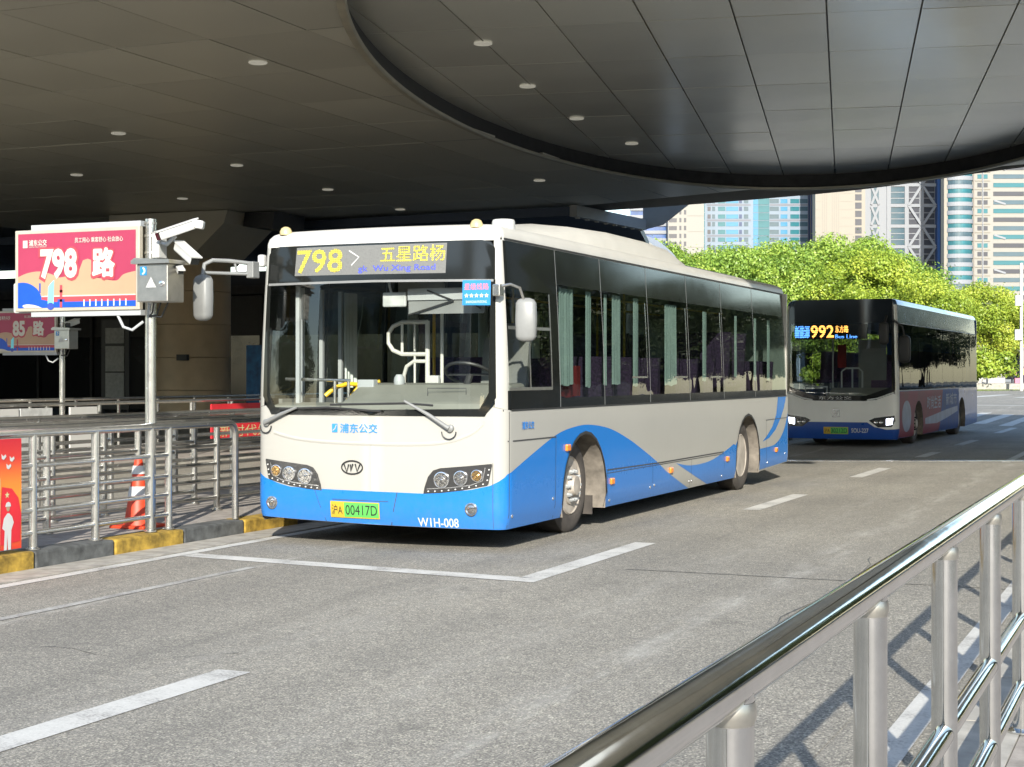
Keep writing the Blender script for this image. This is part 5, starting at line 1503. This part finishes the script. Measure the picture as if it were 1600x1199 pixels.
def person(x, y, z, rz, label, top, hgt=1.68, bag=None):
    o = empty('person', (x, y, z), rz, label, 'person', None)
    k = hgt / 1.75
    J = dict(pel=(0, 0, .95), che=(0, .01, 1.30), nec=(0, 0, 1.48), hea=(0, -.01, 1.58), top=(0, -.01, 1.70),
             lsh=(-.19, 0, 1.42), lel=(-.25, .03, 1.14), lha=(-.24, -.08, .90), rsh=(.19, 0, 1.42), rel=(.25, .02, 1.14), rha=(.25, -.10, .92),
             lhi=(-.10, 0, .90), lkn=(-.11, -.06, .50), lan=(-.11, .05, .08), lto=(-.12, -.12, .04), rhi=(.10, 0, .90), rkn=(.11, .02, .50), ran=(.11, .12, .09), rto=(.12, -.03, .04))
    Rr = dict(pel=.15, che=.16, nec=.06, hea=.095, top=.085, lsh=.075, lel=.05, lha=.04, rsh=.075, rel=.05, rha=.04, lhi=.10, lkn=.065, lan=.045, lto=.04, rhi=.10, rkn=.065, ran=.045, rto=.04)
    E_ = [('pel', 'che'), ('che', 'nec'), ('nec', 'hea'), ('hea', 'top'), ('che', 'lsh'), ('lsh', 'lel'), ('lel', 'lha'), ('che', 'rsh'), ('rsh', 'rel'), ('rel', 'rha'), ('pel', 'lhi'), ('lhi', 'lkn'), ('lkn', 'lan'), ('lan', 'lto'), ('pel', 'rhi'), ('rhi', 'rkn'), ('rkn', 'ran'), ('ran', 'rto')]
    ks = list(J)
    def skinned(name, keys, grow, mat):
        kk = [q for q in ks if q in keys]
        me = bpy.data.meshes.new(name)
        me.from_pydata([tuple(c * k for c in J[q]) for q in kk], [(kk.index(a), kk.index(b)) for a, b in E_ if a in keys and b in keys], [])
        ob = link(bpy.data.objects.new(name, me), o)
        sk = ob.modifiers.new('skin', 'SKIN')
        for i, q in enumerate(kk):
            v = me.skin_vertices[0].data[i]; r_ = Rr[q] * k * grow; v.radius = (r_, r_ * (.75 if q in ('pel', 'che') else 1)); v.use_root = i == 0
        ob.modifiers.new('sub', 'SUBSURF').levels = 1
        ob.modifiers['sub'].render_levels = 1
        me.materials.append(MATS[mat])
        return ob
    skinned('body', ks, 1.0, 'skin')
    skinned('jacket', ['pel', 'che', 'lsh', 'lel', 'rsh', 'rel'], 1.16, top)
    skinned('trousers', ['pel', 'lhi', 'lkn', 'lan', 'rhi', 'rkn', 'ran'], 1.12, 'trousers')
    MB().lathe([(.02, 1.72 * k), (.075 * k, 1.705 * k), (.103 * k, 1.65 * k), (.104 * k, 1.60 * k), (.09 * k, 1.56 * k)], 14, (0, .012, 0)).build('hair', 'hair', o, True)
    return o
x, y = bearing(1583, 126); person(x, y, gz(y) + .1, TH, 'person in a dark red jacket walking on the far pavement', 'maroon')
x, y = bearing(1598, 127); person(x, y, gz(y) + .1, TH + .4, 'person in a lime green top behind the one in dark red', 'limecloth', 1.6)
x, y = bearing(1590, 124); bgx = empty('suitcase', (x, y, gz(y) + .1), TH, 'pink suitcase standing beside the person in dark red', 'suitcase')
MB().box(-.24, .24, -.14, .14, .05, .68).build('shell', 'pinkcloth', bgx, bevel=.04); MB().tube([(-.12, .1, .68), (-.12, .1, 1.0), (.12, .1, 1.0), (.12, .1, .68)], .012, 6).build('handle', 'dark_metal', bgx)
for sx in (-.18, .18): MB().lathe([(.04, -.02), (.04, .02)], 10, (sx, 0, .04), 'x').build('castor', 'rubber', bgx)

# ================================================================== TOWERS
M('t_white', (.20, .215, .24), .6, var=.05); M('t_beige', (.225, .208, .175), .6, var=.05); M('t_cream', (.225, .22, .20), .6, var=.05); M('t_grey', (.13, .14, .17), .6, var=.06)
M('t_glass', (.04, .075, .10), .2, 0, var=.4, vscale=.3); M('t_teal', (.012, .10, .125), .2, 0, var=.35, vscale=.25); M('t_sky', (.03, .16, .28), .2, 0, var=.25, vscale=.2); M('t_dark', (.028, .032, .045), .3, var=.3, vscale=.3)
M('t_navy', (.02, .045, .12), .25, 0, var=.2); M('t_blueglass', (.035, .085, .23), .2, 0, var=.3, vscale=.2); M('t_line', (.22, .20, .175), .7)
ZLO, ZHI = 24, 96
def tower(px0, px1, d, hgt, depth, mat, label, dz=0):
    x, y = bearing(px0, d)
    o = empty('office_tower', (x, y, .8), TH, label, 'building', 'towers on the skyline')
    w_ = (px1 - px0) * d / 2500
    return o, w_
def fl(z0, z1, step):
    z = z0
    while z < z1:
        yield z
        z += step
# A: white and blue banded
o, W_ = tower(985, 1046, 640, 110, 20, None, 'blue glass tower banded with white ledges')
MB().box(0, W_, 0, 6, 0, 112).build('wall', 't_blueglass', o)
for z in fl(20, 110, 3.1): cube('ledge', 't_white', -.3, W_ + .02, -.6, 0, z, z + 1.3, o)
# B: pale with punched windows
o, W_ = tower(1044, 1100, 630, 112, 20, None, 'pale residential tower with small dark punched windows')
MB().box(0, W_, 0, 6, 0, 116).build('wall', 't_cream', o)
for z in fl(20, 112, 3.1):
    cube('window', 't_dark', .3, 3.4, -.08, .0, z + .6, z + 2.2, o); cube('window', 't_dark', 4.4, 5.2, -.08, .0, z + .6, z + 2.3, o); cube('window', 't_dark', 6.2, 7.1, -.08, .0, z + .6, z + 2.3, o)
for z in fl(20, 112, 6.2): cube('ledge', 't_line', 7.6, W_, -.1, 0, z, z + .15, o)
# C: teal glazed strip with D faceted residential block
o, W_ = tower(1089, 1262, 655, 118, 22, None, 'teal and sky blue glazed tower with chequered spandrels')
M('t_paleblue', (.14, .19, .25), .5, var=.08)
MB().box(0, W_, 0, 6, 0, 118).build('wall', 't_paleblue', o)
for i, z in enumerate(fl(20, 114, 3.15)):
    for k, (a, b, mt) in enumerate(((0, 3.2, 't_teal'), (4.3, 5.6, 't_dark'), (6.2, 7.4, 't_glass'), (8.6, 11.6, 't_teal'), (11.9, 16.9, 't_sky'), (17.2, 18.4, 't_navy'), (19.2, 21.0, 't_glass'), (23, 25, 't_sky'), (25.1, 29.6, 't_teal'), (29.7, 33.5, 't_glass'), (34.2, 37, 't_sky'), (38.2, 41.8, 't_teal'), (42.0, W_, 't_glass'))):
        full = mt in ('t_teal', 't_sky') and (k in (0, 7, 8))
        cube('window', mt, a, b, -.12 - .03 * (k % 3), 0, z + (.1 if full else .7), z + (3.0 if full else 2.4), o)
    if i % 2 == 0: cube('ledge', 't_grey', 4.0, 22, -.10, 0, z - .35, z + .35, o); cube('ledge', 't_grey', 29.8, W_, -.10, 0, z - .35, z + .35, o)
# E: slim dark blue slab
o, W_ = tower(1261, 1276, 668, 120, 22, None, 'slim dark blue slab between the teal and beige towers')
MB().box(0, W_, 0, 5, 0, 120).build('wall', 't_navy', o)
for k in range(4): cube('fin', 't_grey', .2 + k * 1.1, .45 + k * 1.1, -.3, 0, 4, 119, o)
# F: beige pinstripe
o, W_ = tower(1274, 1352, 620, 124, 22, None, 'beige stone tower with vertical grooves and one window column')
MB().box(0, W_, 0, 6, 0, 124).build('wall', 't_beige', o)
for k in (2.6, 3.4, 4.2, 6.4, 7.2, 8.0, 8.9): cube('groove', 't_line', k, k + .28, -.05, 0, 10, 122, o)
for z in fl(20, 120, 3.2):
    cube('window', 't_dark', 15.4, 17.9, -.1, 0, z + .4, z + 2.8, o)
    cube('ledge', 't_line', 9.6, 14.6, -.06, 0, z, z + .12, o); cube('ledge', 't_line', 0.1, 2.0, -.06, 0, z, z + .12, o)
# G: braced tower
o, W_ = tower(1349, 1480, 640, 130, 24, None, 'white braced tower with crossing diagonals over dark glazing')
MB().box(0, W_, 0, 6, 0, 130).build('wall', 't_white', o)
px = lambda p: (p - 1349) * 640 / 2500
STEP = 8.25
for i, z in enumerate(fl(19, 118, STEP)):
    # each glazed field between the big frame lines carries rows of panes
    for a, b in ((px(1390), px(1413)), (px(1420), px(1436)), (px(1443), px(1460))):
        for r_ in range(3): cube('window', 't_dark' if a > 12 else 't_glass', a, b, -.15, 0, z + .8 + r_ * 2.4, z + 2.8 + r_ * 2.4, o)
    cube('window', 't_glass', px(1361), px(1373), -.15, 0, z + .8, z + 7.6, o)
    MB().obox((px(1361), -.3, z + .4), (px(1373), -.3, z + 7.9), .5, .9).build('brace', 't_white', o); MB().obox((px(1373), -.32, z + .4), (px(1361), -.32, z + 7.9), .5, .9).build('brace', 't_white', o)
    cube('frame_beam', 't_white', px(1385), px(1462), -.5, 0, z - .6, z + .6, o)
    z2 = z + STEP
    if i % 2 == 0: MB().obox((px(1419), -.7, z), (px(1440), -.7, z2), .5, 1.0).build('brace', 't_white', o); MB().obox((px(1461), -.72, z), (px(1440), -.72, z2), .5, 1.0).build('brace', 't_white', o)
    else: MB().obox((px(1440), -.7, z), (px(1419), -.7, z2), .5, 1.0).build('brace', 't_white', o); MB().obox((px(1440), -.72, z), (px(1461), -.72, z2), .5, 1.0).build('brace', 't_white', o)
for p in (1388, 1416, 1439.5): cube('frame_column', 't_white', px(p) - .7, px(p) + .9, -.55, 0, 2, 129, o)
cube('frame_column', 't_navy', px(1461), px(1480), -.2, 0, 2, 130, o); cube('frame_column', 't_blueglass', px(1464), px(1468), -.8, 0, 2, 130, o)
# H: curved beige tower with teal bands
o, W_ = tower(1478, 1660, 600, 130, 30, None, 'beige tower with rounded bay and teal ribbon windows')
hx = lambda p: (p - 1478) * 600 / 2500
MB().box(.5, W_, 3.2, 9, 0, 128).build('wall', 't_cream', o)
arcp = lambda r_: [(hx(1503) + r_ * (hx(1523) - hx(1503)) * math.cos(R(a)), 3.2 - r_ * 3.0 * math.sin(R(a))) for a in range(0, 181, 12)]
spm = MB().prism(arcp(1.05), 0, 1.55).mesh('spandrel', 't_white'); wnm = MB().prism(arcp(.98), 0, 1.7).mesh('window', 't_teal'); wn2 = MB().prism(arcp(.98), 0, 1.7).mesh('window', 't_glass')
for i, z in enumerate(fl(22, 118, 3.25)):
    a = bpy.data.objects.new('spandrel', spm); a.location = (0, 0, z); link(a, o)
    a = bpy.data.objects.new('window', wnm if i % 3 else wn2); a.location = (0, 0, z + 1.55); link(a, o)
    for p in (1531, 1540.5): cube('window', 't_teal' if i % 4 == 0 else 't_dark', hx(p), hx(p + 6.5), 3.05, 3.2, z + .8, z + 2.4, o)
    cube('ledge', 't_beige', hx(1527), hx(1551), 2.9, 3.2, z - .1, z + .25, o)
    cube('window', ('t_teal', 't_glass', 't_dark')[i % 3], hx(1556), hx(1604), 3.0, 3.2, z + .8, z + 2.4, o)
    cube('window', ('t_glass', 't_teal', 't_dark')[i % 3], hx(1606), hx(1655), 3.0, 3.2, z + .8, z + 2.4, o)
    if i % 4 == 1: MB().obox((hx(1557), 2.9, z + 2.3), (hx(1575), 2.9, z + .9), .2, .7).build('brace', 't_white', o)
cube('pier', 't_white', hx(1538.5), hx(1540), 2.7, 3.2, 2, 128, o); cube('pier', 't_line', hx(1524), hx(1526), 2.6, 3.2, 2, 128, o); cube('pier', 't_beige', hx(1478), hx(1484), 2.6, 3.2, 2, 128, o)

# ================================================================== UNSEEN THINGS ADDED OUTSIDE THE FRAME (reflected in the glass)
leaf_mat('leaf_dark', (0.02, 0.035, 0.012), (0.04, 0.062, 0.018), (0.07, 0.09, 0.025))
def darkened(o):  # recolours added crowns dark, so glass and railing reflect less green
    for c in o.children:
        if c.name.startswith('crown'):
            c.material_slots[0].link = 'OBJECT'; c.material_slots[0].material = MATS['leaf_dark']
for k in range(14):  # unseen trees, added so the bus side glass reflects dark foliage
    tx_, ty_ = 17 + (k % 3) * 5, 46 + k * 8.5
    o = tree(tx_, ty_, 'unseen evergreen street tree along the other side of the road', k, .95 + .05 * (k % 4), z=gz(ty_)); o['group'] = 'added trees along the other side of the road'; darkened(o)
for k in range(9):  # more unseen trees, added to keep horizon glow out of the windscreens
    o = tree(-52 + k * 13, -34 - (k % 2) * 5, 'unseen evergreen street tree behind the viewpoint', k + 1, 1.0 + .06 * (k % 3), z=0); o['group'] = 'added trees behind the viewpoint'; darkened(o)
def block(x0, x1, y0, y1, h, label, mat, face):  # unseen blocks, added to darken what the bus glass reflects
    o = empty('added_block', (x0, y0, 0), 0, label, 'building')
    MB().box(0, x1 - x0, 0, y1 - y0, 0, h).build('wall', mat, o)
    z = 3.6
    while z < h - 2:
        if face == 'y': cube('window', 't_glass', 1, x1 - x0 - 1, y1 - y0, y1 - y0 + .12, z, z + 1.9, o)
        else: cube('window', 't_glass', -.12, 0, 1, y1 - y0 - 1, z, z + 1.9, o)
        z += 3.4
    return o
block(-75, -22, -92, -72, 19, 'unseen low beige office block added behind the viewpoint', 't_beige', 'y')
block(-16, 24, -96, -74, 23, 'unseen grey office block added behind the viewpoint', 't_grey', 'y')
block(30, 80, -90, -70, 18, 'unseen cream office block added behind the viewpoint', 't_cream', 'y')
block(48, 64, 20, 80, 26, 'unseen grey office block added across the road', 't_grey', 'x')
block(46, 64, 90, 170, 34, 'unseen dark office block added across the road', 't_dark', 'x')

pc = empty('pillar', (-10.9, -11.2, 0), 0, 'unseen pale round pillar added behind the viewpoint for a windscreen reflection', 'pillar')  # added out of view to reflect as a pale streak in the windscreen
MB().lathe([(.62, 0), (.62, .3), (.46, .32), (.46, 8.6), (.6, 8.7), (.6, 9.0)], 32).build('shaft', 'white_paint', pc, True)
